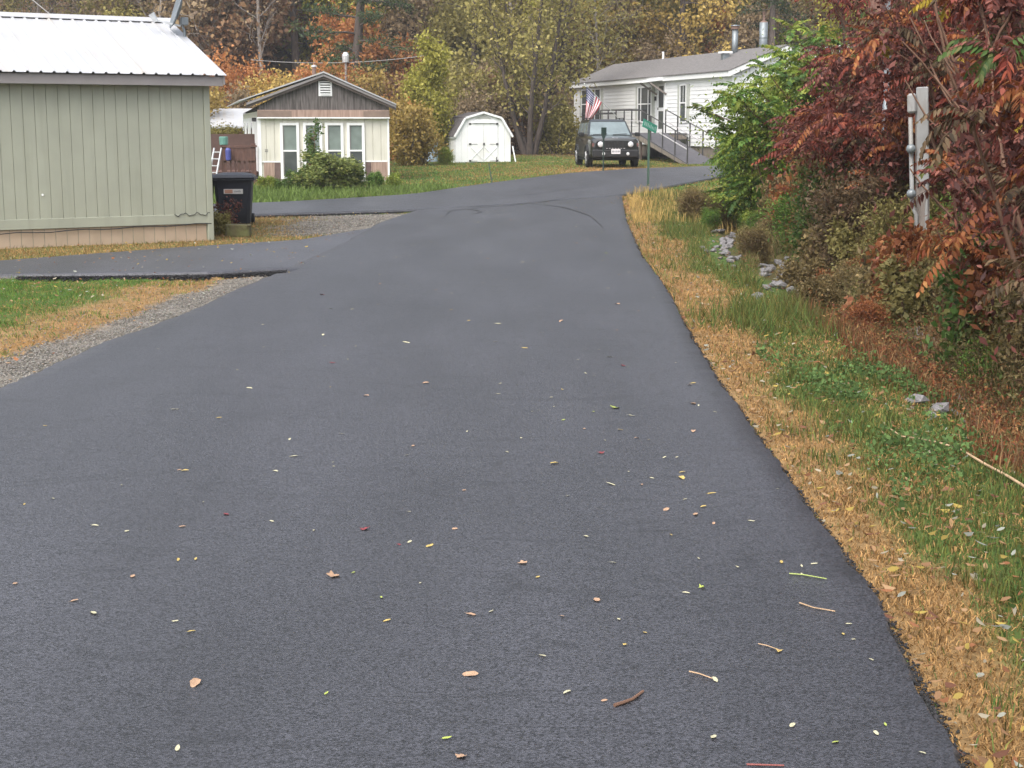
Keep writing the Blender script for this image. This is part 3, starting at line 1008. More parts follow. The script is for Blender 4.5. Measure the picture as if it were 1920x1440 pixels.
lb = MB().bar((0, 0, 0), (-.12, .06, .62), .05, .02).build('loose_board', M_VINYL)
q = bp3 + np.array([math.cos(BRZ) * (BW + .20), math.sin(BRZ) * BW - .12, 0]); lb.location = (q[0], q[1], tz1(q[0], q[1]))
tag(lb, 'narrow white board leaning against the side of the white garden shed', 'board')
sk = MB().bar((0, 0, -.05), (-.0, 0, .24), .035).build('short_stake', M_DKMETAL)
q = at(931, 304, bp3[1] - .6); sk.location = (q[0], q[1], tz1(q[0], q[1])); tag(sk, 'short dark stake standing in front of the white garden shed', 'stake')

# --- teal-grey shed with white roof beyond the trees
tp = at(985, 285, 78)
ts = thing('teal_shed', 'teal grey shed with a low white roof behind the many stemmed tree', 'shed', (tp[0], 78, tz1(tp[0] + 1, 78) - .1), math.radians(-4))
h_ = CAM_H - (222 - 235) * 78 / F_PX - tz1(tp[0] + 1, 78)
MB().box(.1, 5.2, 0, 3.6, -.4, h_).build('wall', mat('teal_panel', (.17, .21, .22), .6, var=.12), ts)
for i in range(9):
    MB().box(.1 + i * .56, .1 + i * .56 + .54, -.03, .0, -.4, h_).build('wall_panel', MATS['teal_panel'], ts)
MB().prism_x([(-.4, h_ + .02), (-.4, h_ + .12), (1.8, h_ + .52), (4, h_ + .12), (4, h_ + .02), (1.8, h_ + .42)], -.2, 5.4).build('roof', M_ROOFWHITE, ts)

# --- pale blue drum and grey shed beside the white shed
q = at(810, 299, 60.5)
bd = MB().lathe([(.2, 0), (.24, .02), (.24, .3), (.255, .32), (.24, .34), (.24, .62), (.255, .64), (.24, .66), (.24, .92), (.22, .95)], 16).build('drum', mat('pale_blue_plastic', (.34, .42, .50), .5), smooth=False)
bd.location = (q[0], 60.5, tz1(q[0], 60.5)); tag(bd, 'pale blue drum standing in the weeds beside the white garden shed', 'drum')
q = at(760, 298, 63)
gs = thing('grey_shed', 'grey metal shed hidden behind the yellow green tree', 'shed', (q[0], 63, tz1(q[0], 63) - .05), math.radians(14))
MB().box(-1.0, 1.0, 0, 2, 0, 1.35).build('wall', mat('grey_metal_sheet', (.24, .27, .26), .6, var=.15), gs)
MB().prism([(-1.1, 1.33), (1.1, 1.33), (0, 1.72)], -.1, 2.1).build('roof', M_GALV, gs)

# --- white mobile home on the right
WHX, WHY = 8.4, 58.0
wz = .35
wh = thing('mobile_home', 'long white mobile home with clapboard siding and grey shingle roof', 'mobile home', (WHX, WHY, wz), math.atan2(-.963, .272))
HL, HW = 19.3, 4.27
zs, ze, zpk = .62, 3.31, 4.36


def hs_(px):
    r = (px - 960) / F_PX
    return -((8.4 - 58 * r) / (.272 + .963 * r))


def hzz(py, px):
    s = -hs_(px)
    return CAM_H - (py - HORIZON) * (58 + .963 * s) / F_PX - wz


MB().box(-HL + .02, -.02, .02, HW - .02, zs - .02, ze + .05).build('wall', M_VINYL, wh)
MB().prism_x([(.03, ze), (HW - .03, ze), (HW / 2, zpk - .1)], -HL + .03, -.03).build('attic', M_VINYL, wh)
nb_ = 17
for i in range(nb_):
    z = zs + i * (ze - zs) / nb_
    hb = (ze - zs) / nb_
    MB().prism_x([(.02, z), (-.022, z), (-.004, z + hb), (.02, z + hb)], -HL, -.05).build('siding_board', M_VINYL, wh)
nb2 = 24
for i in range(nb2):
    z = zs + i * (ze - zs) / nb_
    hb = (ze - zs) / nb_
    ins = 0 if z + hb < ze else (z + hb - ze) / (zpk - ze) * HW / 2
    if ins > HW / 2 - .1:
        break
    MB().prism([(-.02, z), (.022, z), (.004, z + hb), (-.02, z + hb)], .05 + ins, HW - .05 - ins).build('siding_board', M_VINYL, wh)
MB().box(-.06, .03, -.03, .06, zs, ze).build('corner_trim', M_VINYL, wh)
MB().box(-HL - .02, -HL + .05, -.03, .06, zs, ze).build('corner_trim', M_VINYL, wh)
MB().box(-HL - .2, .22, -.22, -.19, ze - .02, ze + .17).build('fascia', M_VINYL, wh)
MB().box(-HL - .2, .20, -.19, .0, ze - .01, ze + .01).build('soffit', M_VINYL, wh)
sl2 = (zpk - ze - .05) / (HW / 2)
MB().prism_x([(-.26, ze + .17), (-.26, ze + .21), (HW / 2, zpk + .14), (HW + .26, ze + .21), (HW + .26, ze + .17), (HW / 2, zpk + .09)], -HL - .22, .24).build('roof', M_SHINGLE, wh)
for (ya, za, yb, zb) in ((-.26, ze + .165, HW / 2, zpk + .085), (HW / 2, zpk + .085, HW + .26, ze + .165)):
    MB().prism_x([(ya, za - .2), (yb, zb - .2), (yb, zb), (ya, za)], .19, .225).build('rake_board', M_VINYL, wh)
# skirt
x = -.02
rr = random.Random(3)
M_SKIRT = mat('wood_skirt', (.21, .175, .145), .85, var=.3, scale=4, stretch=(6, 6, .7))
while x > -HL:
    MB().box(x - .19, x, .05, .09, -.15, zs).build('skirt_board', M_SKIRT, wh)
    x -= .195


def home_window(pxs, ya, yb, lites, shutters, px_mid):
    xa, xb = hs_(pxs[0]), hs_(pxs[1])
    za, zb = hzz(yb, px_mid), hzz(ya, px_mid)
    f = .06
    m_ = MB()
    m_.box(xa - f, xa, -.07, .0, za - f, zb + f); m_.box(xb, xb + f, -.07, .0, za - f, zb + f)
    m_.box(xa, xb, -.068, .0, zb, zb + f); m_.box(xa, xb, -.068, .0, za - f, za)
    w = m_.build('window', M_VINYL, wh)
    edges = [xa + (xb - xa) * t for t in lites]
    for e in edges[1:-1]:
        MB().box(e - .03, e + .03, -.062, -.03, za, zb).build('mullion', M_VINYL, w)
    for i in range(len(edges) - 1):
        MB().box(edges[i], edges[i + 1], -.045, -.03, za, zb).build('pane', M_GLASS if len(lites) > 2 else M_GLASS, w)
    zm = za + (zb - za) * .52
    MB().box(xa, xb, -.06, -.046, zm - .025, zm + .025).build('meeting_rail', M_VINYL, w)
    if len(lites) == 2:
        MB().box((xa + xb) / 2 - .012, (xa + xb) / 2 + .012, -.055, -.0455, zm, zb).build('muntin', M_VINYL, w)
    for (sa, sb) in shutters:
        s0, s1 = sorted((hs_(sa), hs_(sb)))
        sh = MB().box(s0, s1, -.05, -.0, za - .05, zb + .05).build('shutter', M_SHUTTER, wh)


home_window((1090, 1124), 171, 224, (0, .28, .72, 1), ((1086.5, 1089), (1125, 1128.5)), 1107)
home_window((1194, 1218), 167, 228, (0, .22, .78, 1), ((1189.5, 1193), (1219, 1224)), 1206)
home_window((1272, 1282), 163, 228, (0, 1), ((1266.5, 1271), (1283.3, 1288.5)), 1277)
da, db = hs_(1231), hs_(1243.5)
dr_ = MB().box(da, db, -.06, .0, 1.15, 1.15 + 2.05).build('door', M_VINYL, wh)
MB().box(da + .12, db - .12, -.068, -.0605, 1.15 + 1.05, 1.15 + 1.95).build('pane', M_GLASS, dr_)
MB().box(da + .12, db - .12, -.068, -.0605, 1.15 + .15, 1.15 + .9).build('pane', M_GLASS, dr_)
MB().box(da + .04, da + .08, -.09, -.061, 2.1, 2.2).build('handle', M_DKMETAL, dr_)
for xx_ in (da - .06, db):
    MB().box(xx_, xx_ + .06, -.07, .0, 1.12, 3.24).build('door_jamb', M_VINYL, wh)
# awning over the door
aw = MB().prism([(da - .9, 0), (db + .15, 0), (db + .15, .05), (da - .9, .05)], -1.15, -.03)
aw.v = [(p[0], p[1], p[2] + 3.22 + (p[1] + 1.15) * .12) for p in aw.v]
aw = aw.build('awning', M_VINYL, wh)
for xx_ in (da - .2, db + .08):
    MB().bar((xx_, -.03, 2.75), (xx_, -.8, 3.24), .07).build('brace', mat('grey_wood', (.22, .19, .17), .8), aw)
MB().box(da - .35, da - .25, -.1, -.03, 2.5, 2.68).build('porch_lamp', M_DKMETAL, wh)
# flues and vent on the roof


def roofpt(px, yl):
    r = (px - 960) / F_PX
    X0, Y0 = 8.4 + .963 * yl, 58 + .272 * yl
    s = (X0 - r * Y0) / (.272 + .963 * r)
    return -s, Y0 + .963 * s


xf, Df = roofpt(1368, 1.8)
zb_ = zpk - .25
zt_ = CAM_H + (235 - 62) * Df / F_PX - wz
fl = MB().tube([(xf, 1.8, zb_), (xf, 1.8, zt_)], .125, 14).build('flue', M_GALV, wh, smooth=True)
MB().lathe([(.13, 0), (.17, .0), (.17, .13), (.13, .13)], 14, 'z', (xf, 1.8, zt_)).build('flue_cap', M_RUSTY, fl)
MB().lathe([(.21, 0), (.2, .03)], 14, 'z', (xf, 1.8, zt_ + .13)).build('flue_lid', M_GALV, fl)
xf, Df = roofpt(1420, 2.5)
zt_ = CAM_H + (235 - 50) * Df / F_PX - wz
fl = MB().tube([(xf, 2.5, zb_ - .2), (xf, 2.5, zt_)], .17, 14).build('flue', M_GALV, wh, smooth=True)
MB().tube([(xf, 2.5, zt_ - .62), (xf, 2.5, zt_ - .60)], .178, 14).build('flue_band', M_DKMETAL, fl)
MB().lathe([(.17, 0), (.05, .08), (.05, .28), (.1, .42), (.02, .43)], 14, 'z', (xf, 2.5, zt_)).build('flue_cowl', M_RUSTY, fl)
xf, Df = roofpt(1351, 1.2)
MB().box(xf - .14, xf + .14, 1.06, 1.34, zpk - .7, zpk - .05).build('roof_vent', M_GALV, wh, bevel=.02)
MB().box(xf - .22, xf + .22, .98, 1.42, zpk - .05, zpk + .03).build('vent_hood', M_VINYL, wh)
xf, Df = roofpt(1237, 2.1)
MB().tube([(xf, 2.1, zpk - .1), (xf, 2.1, zpk + .45)], .05, 8).build('vent_pipe', M_VINYL, wh)

# --- landing and ramp in front of the door
rp = thing('access_ramp', 'dark deck and sloping ramp with thin metal railings in front of the white mobile home', 'ramp', (WHX, WHY, wz), math.atan2(-.963, .272))
LZ = 1.13
RY0, RY1 = -2.2, -1.0
for i in range(28):
    x0 = -9.0 + i * .172
    MB().box(x0, x0 + .166, RY0, -.08, LZ - .05, LZ).build('deck_board', M_RAMP, rp)
MB().box(-9.0, -4.2, RY0 + .02, -.1, LZ - .24, LZ - .052).build('deck_frame', M_SKIRT, rp)
RX1 = 1.05
rm = MB()
rm.prism([(-4.18, LZ - .07), (RX1, .0), (RX1, .03), (-4.18, LZ)], RY0, RY1)
rm.build('ramp_surface', M_RAMP, rp)
for y in (RY0, RY1 - .05):
    MB().prism([(-4.18, LZ - .28), (RX1 - .3, -.06), (RX1, .02), (-4.18, LZ - .075)], y + .002, y + .05).build('stringer', M_SKIRT, rp)
for x in (-8.9, -7.3, -5.8, -4.35):
    for y in (RY0 + .08, -.4):
        MB().box(x - .05, x + .05, y - .05, y + .05, -.2, LZ - .245).build('support_post', M_SKIRT, rp)
MB().box(-8.9, -4.3, RY0 + .15, RY0 + .19, -.1, LZ - .25).build('lattice', M_BROWNPANEL, rp)


def rz_(x):
    return LZ if x < -4.2 else LZ + (x + 4.2) / (RX1 + 4.2) * (.03 - LZ)


for y in (RY0 + .02, RY1 - .04):
    xs_ = [-4.2, -2.9, -1.6, -.3, .95]
    for x in xs_:
        MB().box(x - .022, x + .022, y - .022, y + .022, rz_(x) - .25, rz_(x) + .96).build('rail_post', M_DKMETAL, rp)
    for h, mm_ in ((.95, M_DKMETAL), (.5, M_RAILWHITE)):
        MB().tube([(-4.2, y, LZ + h), (.95, y, rz_(.95) + h)], .022, 6).build('handrail', mm_, rp)
for x in (-9.0, -8.0, -7.0, -6.0, -5.1):
    MB().box(x - .022, x + .022, RY0, RY0 + .044, LZ - .2, LZ + .98).build('rail_post', M_DKMETAL, rp)
MB().tube([(-9, RY0 + .02, LZ + .96), (-4.2, RY0 + .02, LZ + .96)], .022, 6).build('handrail', M_DKMETAL, rp)
MB().tube([(-9, RY0 + .02, LZ + .5), (-4.2, RY0 + .02, LZ + .5)], .022, 6).build('handrail', M_RAILWHITE, rp)
MB().tube([(-9, RY0 + .02, LZ + .96), (-9, -.1, LZ + .96)], .022, 6).build('handrail', M_DKMETAL, rp)
for x in (-11.2, -10.0):
    MB().box(x - .06, x + .06, RY0 - .1, RY0 + .02, -.2, LZ + .85).build('newel_post', M_DKMETAL, rp)
MB().box(-11.3, -6.9, RY0 - .09, RY0 - .03, LZ + .78, LZ + .86).build('top_board', M_DKMETAL, rp)

# --- flag
M_FR = mat('flag_red', (.42, .035, .05), .7, var=.1); M_FW = mat('flag_white', (.75, .73, .74), .7, var=.03); M_FB = mat('flag_blue', (.035, .04, .13), .7)
fdep = 63.0
fp0 = at(1160, 222, fdep); fp1 = at(1096, 157, fdep - 1.0)
fg = thing('flag', 'American flag hanging from a slanted pole on the ramp of the white mobile home', 'flag', fp0)
o0 = Vector(fp0)
MB().tube([(0, 0, 0), tuple(Vector(fp1) - o0)], .016, 8).build('pole', M_SILVER, fg)
MB().lathe([(.01, -.03), (.035, 0), (.01, .03)], 10, 'z', tuple(Vector(fp1) - o0)).build('pole_ball', M_VINYL, fg)
H0 = Vector(at(1099.5, 163, fdep - .95)) - o0; H1 = Vector(at(1128.5, 192, fdep - .5)) - o0
B0 = Vector(at(1097, 223, fdep - 1.0)) - o0; B1 = Vector(at(1103, 229, fdep - .85)) - o0
nu, nv = 26, 26


def flagp(u, v):       # u along the fly, v down the hoist
    a = H0.lerp(H1, v); b = B0.lerp(B1, v)
    bulge = Vector((.06, 0, .0)) * math.sin(u * math.pi) * (v)
    p = a.lerp(b, u) + bulge
    return p + Vector((.02, .09, 0)) * math.sin(v * 11 + u * 3) * min(1, u * 2 + .15)


fm = bpy.data.meshes.new('cloth')
vs = [tuple(flagp(i / nu, j / nv)) for j in range(nv + 1) for i in range(nu + 1)]
fs, mi = [], []
for j in range(nv):
    for i in range(nu):
        fs.append((j * (nu + 1) + i, j * (nu + 1) + i + 1, (j + 1) * (nu + 1) + i + 1, (j + 1) * (nu + 1) + i))
        if i < nu * .4 and j < 14:
            mi.append(1 if (i % 2 == 1 and j % 2 == 1) else 2)
        else:
            mi.append(0 if (j // 2) % 2 == 0 else 1)
fm.from_pydata(vs, [], fs)
for m in (M_FR, M_FW, M_FB):
    fm.materials.append(m)
fm.polygons.foreach_set('material_index', mi)
fm.polygons.foreach_set('use_smooth', [True] * len(fs))
link('cloth', fm, None, fg)

# --- white building behind the thicket
q = at(1500, 130, 74)
wb = thing('white_building', 'white building with pale metal roof showing above the green saplings', 'building', (q[0], 74, tz1(q[0], 74) - .2), math.radians(-62))
zq = lambda py: CAM_H - (py - 235) * 74 / F_PX - (tz1(q[0], 74) - .2)
MB().box(-9, 0.6, 0.2, 4.6, 0, zq(128)).build('wall', M_VINYL, wb)
MB().prism_x([(.2, zq(128)), (4.6, zq(128)), (2.4, zq(95))], -9, .58).build('gable', mat('gable_grey', (.45, .46, .46), .6), wb)
MB().prism_x([(-.1, zq(131)), (-.1, zq(128)), (2.4, zq(88)), (4.9, zq(128)), (4.9, zq(131)), (2.4, zq(91))], -9.3, .9).build('roof', M_ROOFWHITE, wb)

# ------------------------------------------------------------------ parked SUV
M_CAR = mat('dark_car_paint', (.016, .018, .017), .28, var=.1, coat=.8)
M_CARBLACK = mat('black_car_trim', (.012, .012, .013), .55)
M_TYRE = mat('tyre_rubber', (.018, .018, .018), .85)
M_RIM = mat('alloy_rim', (.62, .62, .63), .3, metal=.7)
M_CARGLASS = glassmat('windscreen_glass', (.17, .21, .215), .06, 1.0)  # pale base colour stands in for sky reflected in the glass
M_LAMP = mat('headlamp_glass', (.62, .63, .64), .15, var=.2, scale=14)
M_AMBER = mat('amber_lens', (.16, .07, .06), .3)
cz = tz1(3.6, 53.6)
suv = thing('parked_car', 'dark boxy four wheel drive car parked on the grass facing the lane', 'car', (3.36, 53.9, cz), math.radians(4.8))


def csec(y, hw, zb, zt, c=.09):
    return [(-hw + c * .6, y, zb), (hw - c * .6, y, zb), (hw, y, zb + c), (hw, y, (zb + zt) / 2), (hw - .02, y, zt - c), (hw - c * 1.3, y, zt), (0, y, zt + .02), (-hw + c * 1.3, y, zt), (-hw + .02, y, zt - c), (-hw, y, (zb + zt) / 2), (-hw, y, zb + c)]


MB().loft([csec(-2.17, .72, .50, .92), csec(-2.14, .80, .42, .99), csec(-2.0, .845, .36, 1.025), csec(-1.5, .872, .32, 1.06), csec(-.85, .877, .30, 1.09), csec(.6, .88, .30, 1.09), csec(1.9, .875, .34, 1.09), csec(2.1, .85, .4, 1.07), csec(2.15, .80, .48, 1.03)]).build('body', M_CAR, suv, smooth=False, bevel=.0)
gb = [(-.80, -.92, 1.06), (.80, -.92, 1.06), (.80, 2.08, 1.06), (-.80, 2.08, 1.06)]
gm = [(-.655, -.22, 1.59), (.655, -.22, 1.59), (.665, 1.93, 1.59), (-.665, 1.93, 1.59)]
gt = [(-.56, -.06, 1.655), (.56, -.06, 1.655), (.58, 1.8, 1.65), (-.58, 1.8, 1.65)]
MB().loft([gb, gm, gt]).build('cabin', M_CAR, suv, bevel=.02)


def quad_panel(a, b, c, d, u0, u1, v0, v1, off, name, m, parent):
    a, b, c, d = map(Vector, (a, b, c, d))
    nrm = (b - a).cross(d - a).normalized()

    def P(u, v):
        return a.lerp(b, u).lerp(d.lerp(c, u), v)
    q = [P(u0, v0), P(u1, v0), P(u1, v1), P(u0, v1)]
    return MB().add([p - nrm * .03 for p in q] + [p + nrm * off for p in q], [(0, 3, 2, 1), (4, 5, 6, 7), (0, 1, 5, 4), (1, 2, 6, 5), (2, 3, 7, 6), (3, 0, 4, 7)]).build(name, m, parent)


quad_panel(gb[0], gb[1], gm[1], gm[0], .045, .955, .10, .93, .006, 'windscreen', M_CARGLASS, suv)
for sgn, (A, B, Cc, D) in ((-1, (gb[3], gb[0], gm[0], gm[3])), (1, (gb[1], gb[2], gm[2], gm[1]))):
    for u0, u1 in ((.06, .28), (.31, .62), (.66, .94)):
        w0, w1 = (u0, u1) if sgn > 0 else (1 - u1, 1 - u0)
        quad_panel(A, B, Cc, D, w0, w1, .14, .88, .005, 'side_window', M_CARGLASS, suv)
quad_panel(gb[2], gb[3], gm[3], gm[2], .08, .92, .15, .9, .005, 'rear_window', M_CARGLASS, suv)
MB().box(-.80, .80, -2.25, -2.10, .36, .62).build('bumper', M_CARBLACK, suv, bevel=.03)
MB().box(-.62, .62, -2.185, -2.12, .64, .93).build('grille_panel', M_CAR, suv, bevel=.01)
for i in range(7):
    x = -.30 + i * .10
    MB().box(x - .032, x + .032, -2.20, -2.184, .70, .90).build('grille_slot', M_BLACK, suv)
    MB().box(x - .024, x + .024, -2.203, -2.186, .655, .675).build('grille_insert', M_RAILWHITE, suv)
for s in (-1, 1):
    hl = MB().lathe([(.115, -.02), (.12, -.01), (.105, .0)], 20, 'y', (s * .52, -2.185, .80)).build('headlamp', M_CARBLACK, suv)
    MB().lathe([(.10, -.012), (.085, -.03), (.03, -.042)], 20, 'y', (s * .52, -2.19, .80)).build('lens', M_LAMP, hl, smooth=True)
    MB().box(s * .74 - .06, s * .74 + .06, -2.16, -2.06, .72, .84).build('indicator', M_AMBER, suv, bevel=.01)
    MB().lathe([(.055, -.01), (.05, -.02), (.02, -.03)], 14, 'y', (s * .42, -2.25, .48)).build('fog_lamp', M_LAMP, suv)
    mr_ = MB().box(min(s * .90, s * 1.08), max(s * .90, s * 1.08), -.80, -.70, 1.06, 1.2).build('mirror', M_CARBLACK, suv, bevel=.02)
    MB().bar((s * .60, -.1, 1.69), (s * .60, 1.75, 1.69), .03).build('roof_rail', M_CARBLACK, suv)
    for yy_ in (-.05, .85, 1.7):
        MB().box(s * .60 - .02, s * .60 + .02, yy_ - .03, yy_ + .03, 1.63, 1.69).build('rail_foot', M_CARBLACK, suv)
    for y in (-1.3, 1.33):
        w = MB().lathe([(.20, -.1), (.31, -.105), (.335, -.08), (.34, 0), (.335, .08), (.31, .105), (.20, .1)], 24, 'x', (s * .80, y, .34)).build('wheel', M_TYRE, suv, smooth=True)
        rim = MB().lathe([(.215, s * .05), (.21, s * .098), (.19, s * .09), (.17, s * .04), (.02, s * .03)], 24, 'x', (s * .80, y, .34))
        rim.build('rim', M_CARBLACK, w)
        sp_ = MB()
        for k in range(5):
            a = 2 * math.pi * k / 5
            sp_.bar((s * .885, y, .34), (s * .89, y + math.cos(a) * .2, .34 + math.sin(a) * .2), .07, .03)
        sp_.lathe([(.05, s * .08), (.05, s * .1)], 12, 'x', (s * .80, y, .34))
        sp_.lathe([(.215, s * .085), (.215, s * .102), (.19, s * .102), (.19, s * .085)], 24, 'x', (s * .80, y, .34))
        sp_.build('spokes', M_RIM, w)
        arch = MB()
        pts = []
        for k in range(11):
            a = math.pi * (k / 10) * 1.1 - .05 * math.pi
            pts.append((s * .885, y + math.cos(a) * .40, .36 + math.sin(a) * .40))
        arch.tube(pts, .035, 6).build('wheel_arch', M_CARBLACK, suv)
        MB().lathe([(.375, s * .0), (.375, s * .012)], 24, 'x', (s * .872, y, .36)).build('arch_shadow_disc', M_BLACK, suv)  # black disc on the closed body stands in for shade inside the arch
    MB().box(min(s * .87, s * .895), max(s * .87, s * .895), -.9, .93, .36, .44).build('sill', M_CARBLACK, suv)
    for yy_ in (-.05, .95):
        MB().box(min(s * .878, s * .90), max(s * .878, s * .90), yy_, yy_ + .14, .92, .95).build('door_handle', M_CAR, suv)
pl_ = MB().box(-.155, .155, -2.268, -2.252, .48, .64).build('number_plate', M_FW, suv)
for i, x in enumerate((-.11, -.07, -.025, .03, .075, .115)):
    MB().box(x - .012, x + .012, -2.271, -2.2685, .525, .595).build('plate_mark', M_PRINT, pl_)
text_part('Jeep', .11, M_FW, suv, (0, -2.12, 1.005), rot=(math.radians(60), 0, 0), extrude=.003, name='badge')
for s in (-1, 1):
    MB().bar((s * .35 - .25, -.90, 1.12), (s * .35 + .25, -.87, 1.15), .018).build('wiper', M_CARBLACK, suv)
MB().box(-.85, .85, -1.6, 1.6, .24, .34).build('underbody', M_BLACK, suv)

# ------------------------------------------------------------------ signs, stakes, poles
M_SIGNPOST = mat('green_steel', (.045, .085, .06), .55, var=.2)
M_SIGN = mat('green_sign', (.05, .30, .21), .5, var=.12)
M_SIGNDK = mat('dark_green_plate', (.012, .03, .022), .5)
q = G(1215, 356, .13)
q[2] = tz1(q[0], q[1])
ss = thing('street_sign', 'green street name sign on a green steel post at the lane corner', 'street sign', q)
kk = q[1] / F_PX
MB().box(-.03, .03, -.012, .012, -.2, 118 * kk + .02).build('post', M_SIGNPOST, ss)
MB().box(-.024, .024, -.026, -.012, -.2, 60 * kk).build('post_stiffener', M_SIGNPOST, ss)
mt = Matrix.Translation((.02, -.03, 113 * kk)) @ Matrix.Rotation(math.radians(48), 4, 'Z') @ Matrix.Rotation(math.radians(17), 4, 'Y')
bld = MB().box(-.31, .31, -.004, .004, -.105, .105, mt).build('blade', M_SIGN, ss)
rr = random.Random(5)
x = -.25
while x < .24:
    w = .03 + rr.random() * .02
    MB().box(x, x + w, -.007, -.0045, -.05, -.05 + rr.choice([.07, .1, .1]), mt).build('letter_stroke', mat('pale_lettering', (.35, .55, .48), .5), bld)
    x += w + .03 + (.05 if rr.random() < .2 else 0)
q = G(1131, 326, .28); q[2] = tz1(q[0], q[1])
mp_ = thing('marker_post', 'thin dark post topped by a small dark green plate beside the parked car', 'marker post', q)
kk = q[1] / F_PX
MB().box(-.022, .022, -.012, .012, -.2, 70 * kk).build('post', M_SIGNDK, mp_)
mt = Matrix.Rotation(math.radians(15), 4, 'Z')
MB().box(-.085, .085, -.03, -.014, 68 * kk, 82 * kk, mt).build('plate', M_SIGNDK, mp_)
MB().prism([(-.02, 60 * kk), (.02, 60 * kk), (.07, 67.8 * kk), (-.07, 67.8 * kk)], -.03, -.014).build('bracket', M_SIGNDK, mp_)
q = G(924, 346, .2); q[2] = tz1(q[0], q[1])
sk = MB().tube([(0, 0, -.08), (-.06, 0, .28), (-.11, 0, .56)], [.018, .017, .014], 6).build('garden_stake', M_SIGNPOST); sk.location = q
tag(sk, 'leaning thin green stake at the lawn edge by the cross road', 'stake')

M_OLDPOLE = mat('pole_wood', (.19, .10, .075), .85, var=.3, scale=4, stretch=(8, 8, .5))
M_PEDGREY = mat('pedestal_grey', (.29, .29, .285), .6, var=.2, scale=4, dirt=((.2, .17, .13), 3, .8, (3, 3, .6)))
# electricity meter pedestal in the sumac
q = at(1737, 450, 15.6); q[2] = tz1(q[0], q[1]) - .05
pd = thing('meter_pedestal', 'weathered white and grey electricity meter post half hidden in red sumac', 'meter post', q, math.radians(-12))
pd.rotation_euler[1] = math.radians(-3)
kk = 15.6 / F_PX
hpd = CAM_H - (165 - 235) * kk - q[2]
MB().box(-.065, .065, .0, .13, -.1, hpd - .15).build('post', M_BARK_GREY, pd)
MB().box(-.06, .06, -.05, .0, hpd - .98, hpd).build('board', M_PEDGREY, pd, bevel=.008)
MB().box(-.15, -.061, -.10, .02, hpd - .26, hpd - .06).build('service_head', M_PEDGREY, pd, bevel=.02)
MB().tube([(-.12, -.04, hpd - .3), (-.11, -.04, hpd - 1.2), (-.07, -.03, hpd - 1.3), (-.06, -.03, .2)], .022, 8).build('conduit', M_PEDGREY, pd, smooth=True)
for dz in (.62, 1.08):
    me_ = MB().lathe([(.045, 0), (.05, -.03), (.042, -.07), (.015, -.085)], 16, 'y', (-.12, -.05, hpd - dz)).build('meter', glassmat('meter_glass', (.16, .18, .19), .2), pd, smooth=True)
MB().tube([(.04, -.02, hpd - .98), (.02, -.02, .1)], .018, 8).build('pipe', M_PEDGREY, pd)
# second steel pole
q = at(1657, 300, 19.5); q[2] = tz1(q[0], q[1]) - .1
sp2 = thing('steel_conduit_pole', 'slim grey steel conduit pole standing behind the red sumac', 'pole', q)
MB().tube([(0, 0, 0), (0, 0, CAM_H - (125 - 235) * 19.5 / F_PX - q[2])], .045, 10).build('pipe', M_GALV, sp2, smooth=True)
MB().lathe([(.05, 0), (.07, .01), (.06, .1), (.02, .13)], 10, 'z', (0, 0, CAM_H - (125 - 235) * 19.5 / F_PX - q[2])).build('weatherhead', M_GALV, sp2)
# wooden utility pole
q = at(1634, 250, 23.0); q[2] = tz1(q[0], q[1]) - .3
up_ = thing('utility_pole', 'reddish brown wooden utility pole rising behind the sumac', 'utility pole', q)
MB().tube([(0, 0, 0), (.02, 0, 3), (.0, 0, 7.5)], [.13, .12, .10], 12).build('shaft', M_OLDPOLE, up_, smooth=True)
MB().box(-.7, .7, -.18, -.09, 6.7, 6.8).build('crossarm', M_OLDPOLE, up_)
for x in (-.6, .6):
    MB().lathe([(.02, 0), (.04, .02), (.04, .09), (.02, .12)], 10, 'z', (x, -.135, 6.8)).build('insulator', M_GALV, up_)
MB().box(.10, .18, -.1, .05, 3.4, 3.62).build('conductor_box', M_GALV, up_)
# overhead wires


def wire(label, a, b, sag, r=.012):
    a = Vector(a); b = Vector(b)
    pts = [a.lerp(b, t / 12) - Vector((0, 0, sag * 4 * (t / 12) * (1 - t / 12))) for t in range(13)]
    o = MB().tube(pts, r, 5).build('overhead_wire', mat('wire_grey', (.28, .27, .26), .6))
    tag(o, label, 'wire')


wire('thin grey wire coming down to the ridge of the green house', at(40, -20, 27.5), at(108, 37, 26.6), .02, .009)
MB_ = None
up2q = at(649, 160, 75)
up2 = thing('service_pole', 'slim service pole with pale insulator behind the gabled house', 'pole', (up2q[0], 75, tz1(up2q[0], 75) - .2))
hh = CAM_H + (235 - 118) * 75 / F_PX - tz1(up2q[0], 75) + .2
MB().tube([(0, 0, 0), (0, 0, hh)], .06, 8).build('shaft', M_BARK_GREY, up2)
MB().lathe([(.06, 0), (.16, .02), (.18, .35), (.1, .5)], 12, 'z', (0, 0, hh - .1)).build('insulator', M_SILVER, up2)
wire('pale horizontal wire strung behind the roof of the gabled house', at(470, 112, 75), at(800, 104, 75.0), .25, .016)

